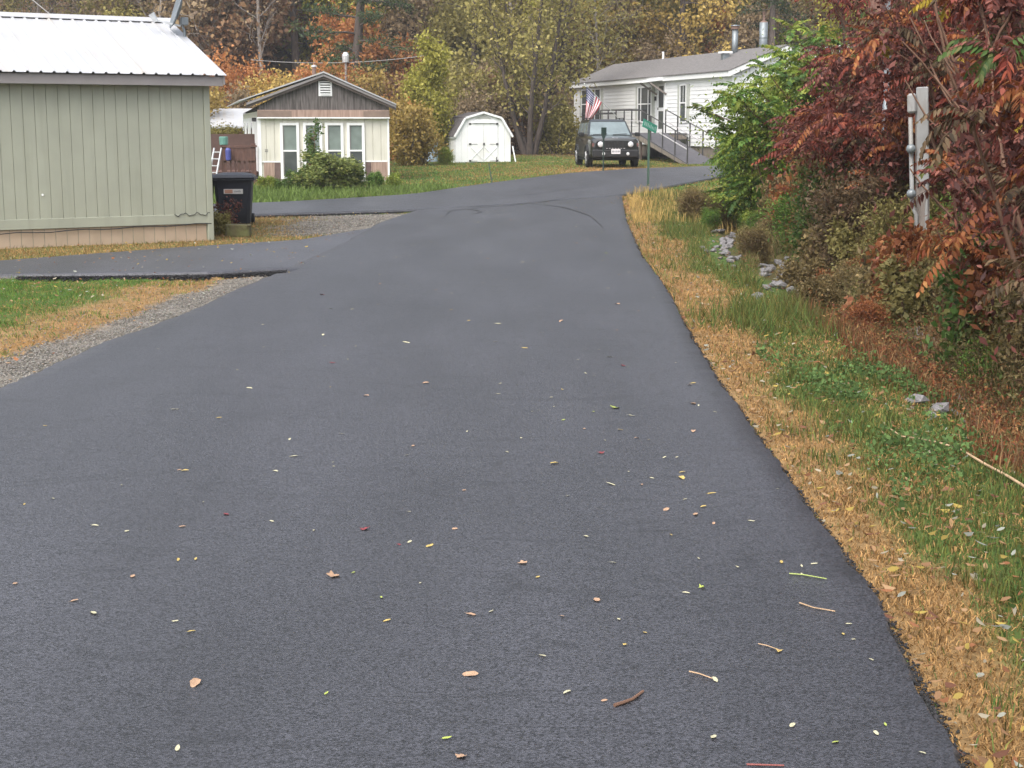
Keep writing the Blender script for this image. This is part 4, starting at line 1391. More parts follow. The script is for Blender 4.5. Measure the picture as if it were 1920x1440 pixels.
# ------------------------------------------------------------------ vegetation: builders
def tubes_np(lines, sides=5):
    """many tapered polylines in one mesh; each line = (pts (k,3), radii (k))"""
    VV, FF, off = [], [], 0
    for pts, rad in lines:
        pts = np.asarray(pts, float); rad = np.asarray(rad, float)
        k = len(pts)
        n = sides if rad[0] > .03 else 3
        d = np.gradient(pts, axis=0)
        d /= np.maximum(np.linalg.norm(d, axis=1)[:, None], 1e-9)
        ref = np.where(np.abs(d[:, 2:3]) < .9, np.array([[0, 0, 1.]]), np.array([[0, 1., 0]]))
        s = np.cross(d, ref); s /= np.linalg.norm(s, axis=1)[:, None]
        u = np.cross(s, d)
        a = np.arange(n) * 2 * math.pi / n
        ring = s[:, None, :] * np.cos(a)[None, :, None] + u[:, None, :] * np.sin(a)[None, :, None]
        VV.append((pts[:, None, :] + ring * rad[:, None, None]).reshape(-1, 3))
        i = np.arange(k - 1)[:, None] * n; j = np.arange(n)[None, :]; j2 = (np.arange(n) + 1)[None, :] % n
        FF.append(np.stack([i + j, i + j2, i + n + j2, i + n + j], -1).reshape(-1, 4) + off)
        off += k * n
    return np.concatenate(VV), np.concatenate(FF)


def unit(v):
    return v / np.maximum(np.linalg.norm(v, axis=-1, keepdims=True), 1e-9)


def leaves_np(rs, C, L, W, droop=.4, jit=.35, fold=.25):
    """leaf = a bent diamond of two quads' worth (4 vertices, 1 quad) at each centre"""
    n = len(C)
    a = unit(rs.randn(n, 3) + np.array([0, 0, -droop]))
    b = unit(np.cross(a, rs.randn(n, 3)))
    c = np.cross(a, b)
    l = L * (1 + jit * rs.randn(n)).clip(.4, 1.8)[:, None]
    w = W * (1 + jit * rs.randn(n)).clip(.4, 1.8)[:, None]
    P0 = C; P1 = C + a * l * .45 + b * w + c * l * fold * .3; P2 = C + a * l; P3 = C + a * l * .45 - b * w + c * l * fold * .3
    V = np.stack([P0, P1, P2, P3], 1).reshape(-1, 3)
    return V, np.arange(4 * n).reshape(-1, 4)


def polyline(rs, p, d, length, k, bend=.12, rise=.0):
    pts = [np.array(p, float)]
    d = unit(np.array(d, float))
    for i in range(k):
        d = unit(d + rs.randn(3) * bend + np.array([0, 0, rise]))
        pts.append(pts[-1] + d * length / k)
    return np.array(pts)


def grow(seed, h, r0, nlimb=14, start=.15, llen=.35, elev=.5, nsub=6, stems=1, spread=.0, taper=.25, trunk_bend=.03, sublen=.45, rise=.06):
    rs = np.random.RandomState(seed)
    lines, anch = [], []
    for s in range(stems):
        az = rs.rand() * 6.28 if stems > 1 else 0
        if stems > 1:
            az = s * 6.283 / stems + rs.rand() * .6
        d0 = np.array([math.cos(az) * spread, math.sin(az) * spread, 1])
        p0 = np.array([math.cos(az), math.sin(az), 0]) * (r0 * .8 if stems > 1 else 0)
        hh = h * (.8 + .3 * rs.rand()) if stems > 1 else h
        tr = polyline(rs, p0 - np.array([0, 0, .3]), d0, hh, 10, trunk_bend, .02)
        rad = r0 * np.linspace(1, taper, len(tr)) ** 1.0
        rad[0] *= 1.35
        lines.append((tr, rad))
        for i in range(nlimb):
            f = start + (1 - start) * ((i + rs.rand()) / nlimb)
            x = f * 10
            j = min(int(x), 9)
            p = tr[j] * (1 - (x - j)) + tr[j + 1] * (x - j)
            az = rs.rand() * 6.283
            el = elev + .35 * rs.randn() * .6
            d = np.array([math.cos(az) * math.cos(el), math.sin(az) * math.cos(el), math.sin(el)])
            ln = llen * h * (1 - .55 * (f - start) / (1 - start)) * (.7 + .6 * rs.rand())
            lp = polyline(rs, p, d, ln, 5, .16, rise)
            rl = max(r0 * np.interp(f, [0, 1], [1, taper]) * .38, .014)
            lines.append((lp, np.linspace(rl, .007, 6)))
            for q in range(nsub):
                t = .25 + .75 * (q + rs.rand()) / nsub
                y = t * 5; jj = min(int(y), 4)
                pp_ = lp[jj] * (1 - (y - jj)) + lp[jj + 1] * (y - jj)
                sd_ = unit(unit(lp[-1] - lp[0]) + rs.randn(3) * .8)
                sl_ = ln * sublen * (.6 + .6 * rs.rand()) * (1.15 - t * .5)
                sp__ = polyline(rs, pp_, sd_, sl_, 3, .2, .03)
                lines.append((sp__, np.linspace(max(rl * .4, .007), .004, 4)))
                for t2 in (.45, .75, 1.0):
                    y2 = t2 * 3; j2 = min(int(y2), 2)
                    anch.append(sp__[j2] * (1 - (y2 - j2)) + sp__[j2 + 1] * (y2 - j2))
    return lines, np.array(anch)


def foliage(seed, anch, per, sig, L, W, droop=.4, squash=1.0, drop=0.0):
    rs = np.random.RandomState(seed)
    keep = rs.rand(len(anch)) >= drop
    A = anch[keep]
    C = np.repeat(A, per, 0) + rs.randn(len(A) * per, 3) * np.array([sig, sig, sig * squash])
    V, Fa = leaves_np(rs, C, L, W, droop)
    cl = np.repeat(rs.rand(len(A)), per)
    v = np.clip(.45 * cl + .55 * rs.rand(len(C)), 0, 1)
    return V, Fa, np.repeat(v, 4)


def tree_meshes(name, seed, leaf, wood=None, **kw):
    lines, anch = grow(seed, **kw)
    Vw, Fw = tubes_np(lines)
    wm = np_mesh(name + '_wood', Vw, Fw, smooth=True)
    if leaf is None:
        return wm, None
    V, Fa, v = foliage(seed + 1, anch, **leaf)
    return wm, np_mesh(name + '_leaves', V, Fa, val=v)


def place_plant(name, meshes, label, cat, loc, rz, sc, wood_mat, leaf_mat, group=None, names=('trunk', 'crown'), tilt=0.0):
    t = thing(name, label, cat, loc, rz, group)
    t.scale = (sc, sc, sc) if not isinstance(sc, tuple) else sc
    if tilt:
        t.rotation_euler = (tilt, 0, rz)
    for me, nm, mt_ in ((meshes[0], names[0], wood_mat), (meshes[1], names[1], leaf_mat)):
        if me is None:
            continue
        o = bpy.data.objects.new(nm, me)
        if len(me.materials) == 0:
            me.materials.append(mt_)
        col.objects.link(o)
        o.parent = t
        o.material_slots[0].link = 'OBJECT'
        o.material_slots[0].material = mt_
    return t


LM = dict(
    ochre=leafmat('leaf_ochre', [(0, (.22, .15, .045)), (.5, (.42, .29, .075)), (1, (.56, .42, .13))]),
    olive=leafmat('leaf_olive', [(0, (.14, .13, .04)), (.5, (.29, .25, .075)), (1, (.43, .36, .12))]),
    orange=leafmat('leaf_orange', [(0, (.26, .11, .045)), (.5, (.46, .19, .065)), (1, (.54, .30, .11))]),
    rust=leafmat('leaf_rust', [(0, (.13, .07, .04)), (.5, (.25, .135, .07)), (1, (.36, .23, .11))]),
    brown=leafmat('leaf_brown', [(0, (.17, .12, .08)), (.5, (.30, .22, .13)), (1, (.40, .29, .15))]),
    dkgreen=leafmat('leaf_dark_green', [(0, (.016, .03, .014)), (.5, (.035, .06, .025)), (1, (.08, .10, .035))]),
    pine=leafmat('leaf_pine', [(0, (.025, .045, .02)), (.5, (.06, .10, .04)), (1, (.15, .17, .05))]),
    ygreen=leafmat('leaf_yellow_green', [(0, (.17, .18, .03)), (.5, (.40, .37, .06)), (1, (.56, .50, .12))]),
    green=leafmat('leaf_green', [(0, (.04, .09, .02)), (.5, (.10, .19, .035)), (1, (.22, .28, .05))]),
    hshrub=leafmat('leaf_house_shrub', [(0, (.07, .085, .03)), (.5, (.16, .20, .055)), (1, (.30, .29, .09))]),
    lime=leafmat('leaf_lime', [(0, (.10, .15, .025)), (.5, (.22, .29, .045)), (1, (.40, .38, .08))]),
    sred=leafmat('sumac_red', [(0, (.06, .014, .012)), (.5, (.20, .042, .028)), (1, (.34, .095, .05))]),
    smaroon=leafmat('sumac_maroon', [(0, (.045, .018, .016)), (.5, (.16, .05, .038)), (1, (.28, .11, .08))]),
    sorange=leafmat('sumac_orange', [(0, (.17, .035, .016)), (.5, (.27, .09, .032)), (1, (.38, .18, .06))]),
    sdull=leafmat('sumac_dull', [(0, (.05, .035, .02)), (.5, (.11, .075, .04)), (1, (.20, .13, .07))]),
    syellow=leafmat('sumac_yellow', [(0, (.36, .26, .03)), (.5, (.55, .42, .05)), (1, (.5, .35, .08))]),
    sgreen=leafmat('sumac_green', [(0, (.035, .08, .02)), (.5, (.075, .14, .03)), (1, (.16, .15, .05))]),
    bolive=leafmat('leaf_bank_olive', [(0, (.09, .085, .03)), (.5, (.19, .165, .055)), (1, (.30, .25, .09))]),
    brush=leafmat('leaf_brush', [(0, (.07, .055, .03)), (.5, (.16, .12, .05)), (1, (.30, .22, .10))]),
    brushrust=leafmat('leaf_brush_rust', [(0, (.10, .035, .02)), (.5, (.22, .075, .03)), (1, (.36, .17, .06))]),
)

# ------------------------------------------------------------------ woodland on the hillside
dec = [tree_meshes('broadleaf_%d' % i, 20 + i, dict(per=16, sig=.42, L=.20, W=.075, drop=.12), h=13, r0=.2, nlimb=20, start=.06, llen=.26, elev=.45, nsub=6) for i in range(3)]
thin = [tree_meshes('thin_%d' % i, 40 + i, dict(per=5, sig=.30, L=.15, W=.055, drop=.45), h=13, r0=.13, nlimb=26, start=.08, llen=.24, elev=.75, nsub=8, sublen=.6) for i in range(3)]
under = [tree_meshes('under_%d' % i, 60 + i, dict(per=12, sig=.26, L=.15, W=.06, drop=.1), h=3.2, r0=.05, nlimb=9, start=.05, llen=.5, elev=.6, nsub=6, stems=3, spread=.35) for i in range(3)]


def spruce_mesh(seed, h=13.):
    rs = np.random.RandomState(seed)
    lines = [(np.array([[0, 0, -.3], [0, 0, h]]), np.array([.24, .02]))]
    A = []
    n = 70
    for i in range(n):
        f = i / n
        z = .5 + f * (h - .7)
        az = rs.rand() * 6.283
        ln = (2.6 * (1 - f) + .25) * (.75 + .4 * rs.rand())
        d = np.array([math.cos(az), math.sin(az), -.12])
        pl = polyline(rs, (0, 0, z), d, ln, 4, .08, .03)
        lines.append((pl, np.linspace(.03, .006, 5)))
        for t in np.linspace(.25, 1, 7):
            y = t * 4; j = min(int(y), 3)
            A.append(pl[j] * (1 - (y - j)) + pl[j + 1] * (y - j))
    A = np.array(A)
    V, Fa, v = foliage(seed + 1, A, 14, .2, .20, .028, .6, .5)
    Vw, Fw = tubes_np(lines)
    return np_mesh('spruce_wood', Vw, Fw, smooth=True), np_mesh('spruce_needles', V, Fa, val=v)


spruce = spruce_mesh(91)


def pine_mesh(seed, h=17.):
    rs = np.random.RandomState(seed)
    tr = polyline(rs, (0, 0, -.3), (0.02, 0, 1), h, 10, .02)
    lines = [(tr, np.linspace(.30, .12, 11))]
    A = []
    for i in range(34):
        f = .16 + .8 * i / 34
        x = f * 10; j = min(int(x), 9)
        p = tr[j] * (1 - (x - j)) + tr[j + 1] * (x - j)
        az = rs.rand() * 6.283
        ln = 4.6 * (1 - .5 * f) * (.6 + .5 * rs.rand())
        pl = polyline(rs, p, (math.cos(az), math.sin(az), .12), ln, 5, .12, .02)
        lines.append((pl, np.linspace(.07, .012, 6)))
        for q in range(9):
            t = .3 + .7 * q / 9
            y = t * 5; jj = min(int(y), 4)
            pp_ = pl[jj] * (1 - (y - jj)) + pl[jj + 1] * (y - jj)
            sp__ = polyline(rs, pp_, unit(pl[-1] - pl[0]) + rs.randn(3) * np.array([.8, .8, .15]), ln * .25, 3, .15, .05)
            lines.append((sp__, np.linspace(.02, .005, 4)))
            A += [sp__[1], sp__[2], sp__[3]]
    A = np.array(A)
    V, Fa, v = foliage(seed + 1, A, 14, .22, .24, .03, -.2, .45, .15)
    Vw, Fw = tubes_np(lines)
    return np_mesh('pine_wood', Vw, Fw, smooth=True), np_mesh('pine_needles', V, Fa, val=v)


pine = pine_mesh(7)
LBL = dict(
    ochre='golden ochre leaved tree on the wooded hillside behind the white mobile home',
    olive='olive leaved tree in the wood behind the houses',
    orange='bright orange leaved maple in the wood behind the gabled house',
    rust='rusty brown leaved tree in the wood behind the houses',
    brown='nearly bare grey brown tree with thin twigs in the hillside wood',
    dkgreen='dark evergreen tree with dense needles in the hillside wood',
    ygreen='yellow green leaved tree in the hillside wood',
)


def pal_at(px, rr):
    if px < 300:
        return rr.choice(['rust', 'dkgreen', 'orange', 'rust', 'olive'])
    if px < 430:
        return rr.choice(['brown', 'olive', 'ygreen', 'brown', 'olive'])
    if px < 530:
        return rr.choice(['orange', 'brown', 'brown', 'olive'])
    if px < 800:
        return rr.choice(['orange', 'olive', 'brown', 'brown', 'ochre'])
    if px < 1020:
        return rr.choice(['brown', 'brown', 'olive', 'rust', 'olive'])
    if px < 1250:
        return rr.choice(['olive', 'ygreen', 'ochre', 'brown', 'olive'])
    if px < 1490:
        return rr.choice(['ochre', 'ochre', 'orange', 'olive', 'brown'])
    return rr.choice(['dkgreen', 'dkgreen', 'olive', 'ygreen', 'rust'])


rr = random.Random(11)
for (Y0, nrow) in ((83, 23), (91, 23), (101, 24), (114, 22)):
    for i in range(nrow):
        px = -120 + 2160 * (i + .15 + .7 * rr.random()) / nrow
        Y = Y0 + rr.uniform(-3, 3)
        X = (px - 960) / F_PX * Y
        if (px < 250 and Y < 88) or (520 < px < 790 and Y < 89) or (1120 < px < 1330 and Y < 82):
            continue
        c = pal_at(px, rr)
        z = tz1(X, Y) - .1
        sc = rr.uniform(.75, 1.2)
        rz = rr.uniform(0, 6.28)
        if c == 'dkgreen':
            place_plant('evergreen_tree', spruce, LBL[c], 'tree', (X, Y, z), rz, sc, M_BARK, LM['dkgreen'], 'evergreen trees in the hillside wood')
        elif c == 'brown':
            place_plant('bare_tree', thin[rr.randrange(3)], LBL[c], 'tree', (X, Y, z), rz, sc, M_BARK_GREY, LM['brown'], 'nearly bare trees in the hillside wood')
        elif rr.random() < .3 and c != 'orange':
            place_plant('broadleaf_tree', thin[rr.randrange(3)], LBL[c], 'tree', (X, Y, z), rz, sc, M_BARK_GREY, LM[c], c + ' leaved trees in the hillside wood')
        else:
            place_plant('broadleaf_tree', dec[rr.randrange(3)], LBL[c], 'tree', (X, Y, z), rz, sc, M_BARK, LM[c], c + ' leaved trees in the hillside wood')
ULBL = dict(ochre='low ochre leaved bush at the foot of the hillside wood', olive='low olive leaved bush at the foot of the hillside wood',
            rust='low rusty leaved bush at the foot of the hillside wood', orange='low orange leaved bush at the foot of the hillside wood',
            ygreen='low yellow green bush at the foot of the hillside wood', brown='low brown twiggy bush at the foot of the hillside wood')
for i in range(46):
    px = 300 + 1250 * (i + rr.random()) / 46
    Y = rr.uniform(72, 80) if px < 1050 else rr.uniform(82, 88)
    X = (px - 960) / F_PX * Y
    c = rr.choice(['olive', 'olive', 'ochre', 'brown', 'orange' if px < 800 or px > 1250 else 'olive', 'rust'])
    place_plant('woodland_bush', under[rr.randrange(3)], ULBL[c], 'bush', (X, Y, tz1(X, Y) - .05), rr.uniform(0, 6.28), rr.uniform(.7, 1.3), M_BARK, LM[c], c + ' bushes at the foot of the wood', ('stems', 'foliage'))
for i in range(110):
    px = 250 + 1330 * (i + rr.random()) / 110
    Y = rr.uniform(84, 104)
    X = (px - 960) / F_PX * Y
    c = rr.choice(['olive', 'olive', 'ochre', 'brown', 'ygreen', 'orange' if px < 800 or px > 1250 else 'olive', 'rust'])
    lab = ULBL[c].replace('at the foot of', 'on the slope of')
    place_plant('woodland_bush', under[rr.randrange(3)], lab, 'bush', (X, Y, tz1(X, Y) - .05), rr.uniform(0, 6.28), rr.uniform(1.0, 2.0), M_BARK, LM[c], c + ' bushes on the slope of the wood', ('stems', 'foliage'))
# individual trees that the photo lets one tell apart
q = at(664, 260, 80)
place_plant('pine_tree', pine, 'tall pine with thick dark trunk and spreading green limbs behind the gabled house', 'tree', (q[0], 80, tz1(q[0], 80) - .1), .6, 1.0, M_BARK, LM['pine'])
q = at(560, 260, 86)
place_plant('pine_tree', pine, 'second green pine with slimmer trunk among orange maples behind the gabled house', 'tree', (q[0], 86, tz1(q[0], 86) - .1), 2.6, .85, M_BARK, LM['pine'])
q = at(775, 250, 87)
place_plant('pine_tree', pine, 'dark green pine behind the yellow green tree', 'tree', (q[0], 87, tz1(q[0], 87) - .1), 4.6, .8, M_BARK, LM['dkgreen'])
q = at(1560, 240, 62)
place_plant('spruce_tree', spruce, 'dark green spruce rising behind the white building roof', 'tree', (q[0] + .5, 80, tz1(q[0], 80) - .1), 1.0, 1.1, M_BARK, LM['dkgreen'])
yt = tree_meshes('yellow_tree', 71, dict(per=18, sig=.22, L=.13, W=.05, drop=.08), h=4.7, r0=.07, nlimb=26, start=.12, llen=.30, elev=.6, nsub=6, taper=.2)
q = at(798, 296, 61)
place_plant('young_tree', yt, 'yellow green young tree standing between the gabled house and the white shed', 'tree', (q[0], 61, tz1(q[0], 61)), .4, (.88, .88, .98), M_BARK_GREY, LM['ygreen'])
yt2 = tree_meshes('yellow_bush', 73, dict(per=16, sig=.22, L=.12, W=.05, drop=.05), h=2.2, r0=.05, nlimb=10, start=.1, llen=.45, elev=.5, nsub=6, stems=3, spread=.4)
q = at(770, 300, 57)
place_plant('ochre_bush', yt2, 'ochre and orange leaved bush beside the gabled house', 'bush', (q[0], 57, tz1(q[0], 57)), .4, 1.0, M_BARK_GREY, LM['ochre'], names=('stems', 'foliage'))
ms = tree_meshes('many_stem', 75, dict(per=7, sig=.35, L=.16, W=.06, drop=.3), h=9.5, r0=.15, nlimb=17, start=.2, llen=.2, elev=.6, nsub=7, stems=5, spread=.30, taper=.2, sublen=.55)
q = at(992, 292, 68.5)
place_plant('many_stemmed_tree', ms, 'spreading many stemmed tree with thin brown foliage between shed and mobile home', 'tree', (q[0], 68.5, tz1(q[0], 68.5)), .5, 1.0, M_BARK, LM['olive'])
for px, Y, c, sc, lb in ((1040, 69, 'olive', .75, 'low olive bush in front of the teal grey shed'), (1048, 70, 'ygreen', .5, 'small yellow green bush beside the end of the white mobile home'),
                         (960, 70, 'rust', .8, 'rusty leaved bush behind the white garden shed'), (905, 68, 'brown', .8, 'brown twiggy bush directly behind the white garden shed roof'),
                         (815, 61.0, 'olive', .4, 'weedy olive bush at the side of the white garden shed'), (750, 62, 'orange', .7, 'orange brown bush beyond the gabled house wall'),
                         (392, 62, 'ochre', .8, 'ochre leaved bush between the green house and the porch'), (440, 68, 'brown', .9, 'brown twiggy bush behind the whitish roof'), (432, 47, 'olive', .45, 'small olive bush by the ladder')):
    q = at(px, 290, Y)
    place_plant('garden_bush', under[rr.randrange(3)], lb, 'bush', (q[0], Y, tz1(q[0], Y) - .03), rr.uniform(0, 6), sc, M_BARK, LM[c], names=('stems', 'foliage'))

# far wood that reads as one mass
rs = np.random.RandomState(5)
nb = 420
bx = rs.uniform(-75, 75, nb); by = rs.uniform(112, 190, nb)
bzv = tz(bx, by) + rs.uniform(1, 9, nb)
per = 300
C = np.repeat(np.column_stack([bx, by, bzv]), per, 0) + rs.randn(nb * per, 3) * np.array([1.9, 1.9, 2.4])
V, Fa = leaves_np(rs, C, .34, .13, .3)
pal = np.array([[.30, .22, .06], [.20, .18, .055], [.36, .18, .07], [.24, .19, .06], [.26, .2, .12], [.10, .13, .05], [.28, .24, .07]])
cc = np.repeat(pal[rs.randint(0, len(pal), nb)], per, 0) * rs.uniform(.8, 1.8, nb * per)[:, None]
wood = link('far_woodland', np_mesh('far_woodland', V, Fa, np.repeat(cc, 4, 0)), M_GRASS)
struct(wood, 'stuff'); tag(wood, 'distant autumn woodland covering the hill behind the houses', 'woodland')

# ------------------------------------------------------------------ right bank: sumac, saplings, brush
ROCKS = ((1322, 1412, 420, 505, 60), (1410, 1550, 475, 560, 100), (1650, 1810, 585, 655, 60), (1740, 1830, 755, 785, 14))


def rock_patch(X, Y):
    zc = CAM_H - tz(X, Y)
    dp_ = Y * math.cos(PITCH) + zc * math.sin(PITCH)
    px = CX + X / dp_ * F_PX
    py = CY - (Y * math.sin(PITCH) - zc * math.cos(PITCH)) / dp_ * F_PX
    m = np.zeros(np.shape(X), bool)
    hsh = np.sin(np.asarray(X) * 913.7 + np.asarray(Y) * 577.3) * 4373.1
    hsh = hsh - np.floor(hsh)
    for (xa, xb, ya, yb, _) in ROCKS[:3]:
        m |= ((px - (xa + xb) / 2) / (xb - xa) * 2) ** 2 + ((py - (ya + yb) / 2) / (yb - ya) * 2) ** 2 < 1.25 - hsh * .6
    return m






def frond_mesh(seed, L=.46, pairs=11, ll=.095, lw=.017, droop=1.0, hang=.55):
    rs = np.random.RandomState(seed)
    k = 9
    ang = np.linspace(.35, -1.0 * droop, k) + rs.randn() * .08
    side = rs.randn() * .15
    pts = [np.zeros(3)]
    for i in range(k - 1):
        pts.append(pts[-1] + np.array([math.cos(ang[i]), side * i / k, math.sin(ang[i])]) * L / (k - 1))
    pts = np.array(pts)
    V, Fa = tubes_np([(pts, np.linspace(.0035, .0015, k))])
    Vs, Fs, vv = [V], [Fa], [np.full(len(V), .35)]
    off = len(V)
    for i in range(pairs * 2 + 1):
        s = 1 if i % 2 == 0 else -1
        t = .12 + .88 * (i // 2) / pairs
        if i == pairs * 2:
            t = 1.0
        y = t * (k - 1); j = min(int(y), k - 2)
        p = pts[j] * (1 - (y - j)) + pts[j + 1] * (y - j)
        tan = unit(pts[j + 1] - pts[j])
        if i == pairs * 2:
            a = tan
        else:
            a = unit(np.array([tan[0] * .45, s * (1 - hang * .6), tan[2] * .4 - hang]) + rs.randn(3) * .13)
        l = ll * math.sin(math.pi * (.18 + .72 * t)) ** .6 * (.85 + .3 * rs.rand())
        b = unit(np.cross(a, np.array([0.3 * s, 0, 1.]) + rs.randn(3) * .25))
        c = np.cross(a, b)
        m1 = p + a * l * .35; m2 = p + a * l * .7 - np.array([0, 0, l * .05])
        e = p + a * l - np.array([0, 0, l * .16])
        q = np.array([p, m1 + b * lw, m2 + b * lw * .75, e, m2 - b * lw * .75, m1 - b * lw])
        Vs.append(q); Fs.append(np.array([[0, 1, 2, 3], [0, 3, 4, 5]]) + off); vv.append(np.full(6, np.clip(.5 + .28 * rs.randn(), 0, 1)))
        off += 6
    return np_mesh('frond', np.concatenate(Vs), np.concatenate(Fs), val=np.concatenate(vv))


fronds = [frond_mesh(100 + i, L=.42 + .1 * (i % 3), droop=.7 + .25 * (i % 4), hang=.4 + .12 * (i % 5)) for i in range(10)]
gfronds = [frond_mesh(130 + i, L=.34 + .06 * (i % 3), pairs=8, ll=.085, lw=.021, droop=.5 + .2 * (i % 3), hang=.35) for i in range(6)]


def sumac(name, label, cat, loc, seed, h, tips, perTip, mats, fset, group, fsc=1.0, stems=3, spread=.5):
    rs = np.random.RandomState(seed)
    t = thing(name, label, cat, loc, 0, group)
    lines, tp = [], []
    for s in range(stems):
        az = s * 6.283 / stems + rs.rand()
        hh = h * (.7 + .4 * rs.rand())
        st = polyline(rs, np.array([math.cos(az), math.sin(az), 0]) * .12 - np.array([0, 0, .15]), (math.cos(az) * spread, math.sin(az) * spread, 1), hh, 6, .09, .05)
        lines.append((st, np.linspace(.028, .012, 7)))
        tp.append(st[-1])
        for q in range(tips):
            tt = .35 + .6 * (q + rs.rand()) / tips
            y = tt * 6; j = min(int(y), 5)
            p = st[j] * (1 - (y - j)) + st[j + 1] * (y - j)
            az2 = rs.rand() * 6.283
            br = polyline(rs, p, (math.cos(az2) * .8, math.sin(az2) * .8, .55), h * .26 * (.7 + .6 * rs.rand()), 4, .12, .08)
            lines.append((br, np.linspace(.014, .008, 5)))
            tp.append(br[-1])
    V, Fa = tubes_np(lines)
    link('stem', np_mesh('stem', V, Fa, smooth=True), M_STEM, t)
    TP = np.array(tp)
    C = np.repeat(TP, 110, 0) + rs.randn(len(TP) * 110, 3) * np.array([.24, .24, .20]) - np.array([0, 0, .12])
    wy = C[:, 1] + loc[1]
    C = C[~((wy < 15.9) & (np.abs(CX + (C[:, 0] + loc[0]) / wy * F_PX - 1718) < 50)) & (C[:, 2] > .1)]
    if len(C):
        Vf, Ff = leaves_np(rs, C, .06, .014, .6)
        link('inner_leaves', np_mesh('inner_leaves', Vf, Ff, val=np.repeat(np.clip(.35 + .25 * rs.randn(len(C)), 0, 1), 4)), LM['smaroon' if fset is fronds else 'lime'], t)
    for p in tp:
        base = rs.rand() * 6.28
        mm = mats[rs.randint(len(mats))]
        for k in range(perTip):
            wp_ = p + np.array(loc)
            if wp_[1] < 15.9 and 1665 < CX + wp_[0] / wp_[1] * F_PX < 1772:
                continue      # the meter post stands in a gap of the thicket
            me = fset[rs.randint(len(fset))]
            o = bpy.data.objects.new('frond', me)
            if len(me.materials) == 0:
                me.materials.append(LM['sred'])
            col.objects.link(o)
            o.parent = t
            o.material_slots[0].link = 'OBJECT'
            o.material_slots[0].material = LM[mm if rs.rand() < .75 else mats[rs.randint(len(mats))]]
            o.location = p - np.array([0, 0, .05 * rs.rand()])
            o.rotation_euler = (rs.randn() * .2, rs.uniform(-.6, .45), base + k * 6.283 / perTip + rs.randn() * .25)
            sc = fsc * rs.uniform(.75, 1.2)
            o.scale = (sc, sc, sc)
    return t


SR = ['sred', 'smaroon', 'smaroon', 'sred', 'sorange', 'sdull']
rr = random.Random(21)
spots = []
for (px, Y, h, ms_) in (
        (2070, 9.8, 2.3, SR + ['sgreen']), (2080, 10.8, 2.9, SR), (1975, 11.6, 2.2, SR), (2010, 12.4, 2.9, SR + ['sgreen']), (1930, 13.4, 1.6, ['smaroon', 'sred', 'smaroon']),
        (1880, 14.0, 3.2, SR), (1990, 13.4, 3.3, SR + ['syellow']), (1862, 16.4, 3.2, SR), (1850, 17.0, 3.6, SR + ['syellow', 'sorange']), (1905, 18.2, 3.9, ['sorange', 'syellow', 'sred']),
        (1700, 18.6, 2.1, SR), (1640, 19.4, 2.2, SR), (1585, 21.0, 2.1, ['sred', 'smaroon', 'smaroon']), (1650, 22.2, 2.9, SR), (1720, 20.6, 3.5, SR + ['sgreen']),
        (1610, 24.0, 2.6, SR), (1690, 24.5, 3.4, SR), (1760, 23.5, 4.0, SR + ['sgreen']), (1840, 22.5, 4.2, SR), (1930, 21.5, 4.2, SR), (1780, 27, 4.6, ['sgreen', 'sred', 'smaroon']), (1880, 26, 4.6, SR), (1990, 24, 4.6, SR)):
    X = (px - 960) / F_PX * Y
    z = tz1(X, Y)
    extra = 'with some green fronds' if 'sgreen' in ms_ else 'with yellow topmost fronds' if 'syellow' in ms_ else 'all dark maroon' if 'sorange' not in ms_ else 'with drooping feathered fronds'
    where = 'beside the meter post' if 15 < Y < 19 and px < 1810 else 'below the utility pole' if px < 1720 else 'overhanging the ditch' if Y < 13 else 'in the thicket'
    lab = 'red leaved sumac %s %s' % (extra, where)
    sumac('sumac_shrub', lab, 'sumac', (X, Y, z), rr.randrange(9999), h, 5, 12 if Y < 17 else 10, ms_, fronds, 'red sumac shrubs ' + where, .84 if Y < 14 else .95, 3, .26 if px < 1720 else .4)
for (px, Y, h) in ((1455, 28.5, 2.7), (1490, 30.0, 3.0), (1425, 30.5, 2.0), (1470, 27.0, 2.1), (1525, 29.0, 2.9), (1412, 29.0, 1.3), (1500, 27.5, 2.5), (1470, 31.5, 2.9)):
    X = (px - 960) / F_PX * Y
    hw_ = 'tall' if h > 2.6 else 'middling' if h > 2.05 else 'low'
    sumac('green_sapling', '%s bright green sapling with feathery leaves at the end of the bank' % hw_, 'sapling', (X, Y, tz1(X, Y)), rr.randrange(9999), h, 6, 8, ['green', 'lime', 'green', 'lime', 'sgreen'], gfronds, hw_ + ' green saplings in front of the white mobile home', 1.25, 3, .35)

brush = [tree_meshes('brush_%d' % i, 150 + i, dict(per=18, sig=.07, L=.042, W=.0085, droop=-.1, drop=.05), h=.95, r0=.010, nlimb=7, start=.2, llen=.38, elev=.8, nsub=5, stems=6, spread=.32, taper=.4, sublen=.5) for i in range(4)]
leafy = [tree_meshes('leafy_%d' % i, 170 + i, dict(per=10, sig=.07, L=.065, W=.024, drop=.05), h=1.0, r0=.011, nlimb=8, start=.15, llen=.42, elev=.6, nsub=5, stems=5, spread=.4, taper=.4, sublen=.5) for i in range(4)]
BL = dict(brush=('weedy brown bush with wispy stems on the right bank', 'wispy brown bushes on the bank'),
          brushrust=('rust coloured weedy bush on the right bank', 'rusty bushes on the bank'),
          olive=('olive leafy bush on the right bank', 'olive bushes on the bank'),
          green=('green leafy bush on the right bank', 'green bushes on the bank'),
          smaroon=('dark maroon leafy bush under the sumac', 'maroon bushes under the sumac'),
          ochre=('ochre leafy bush on the right bank', 'ochre bushes on the bank'),
          lime=('lime green leafy bush on the right bank', 'lime bushes on the bank'))
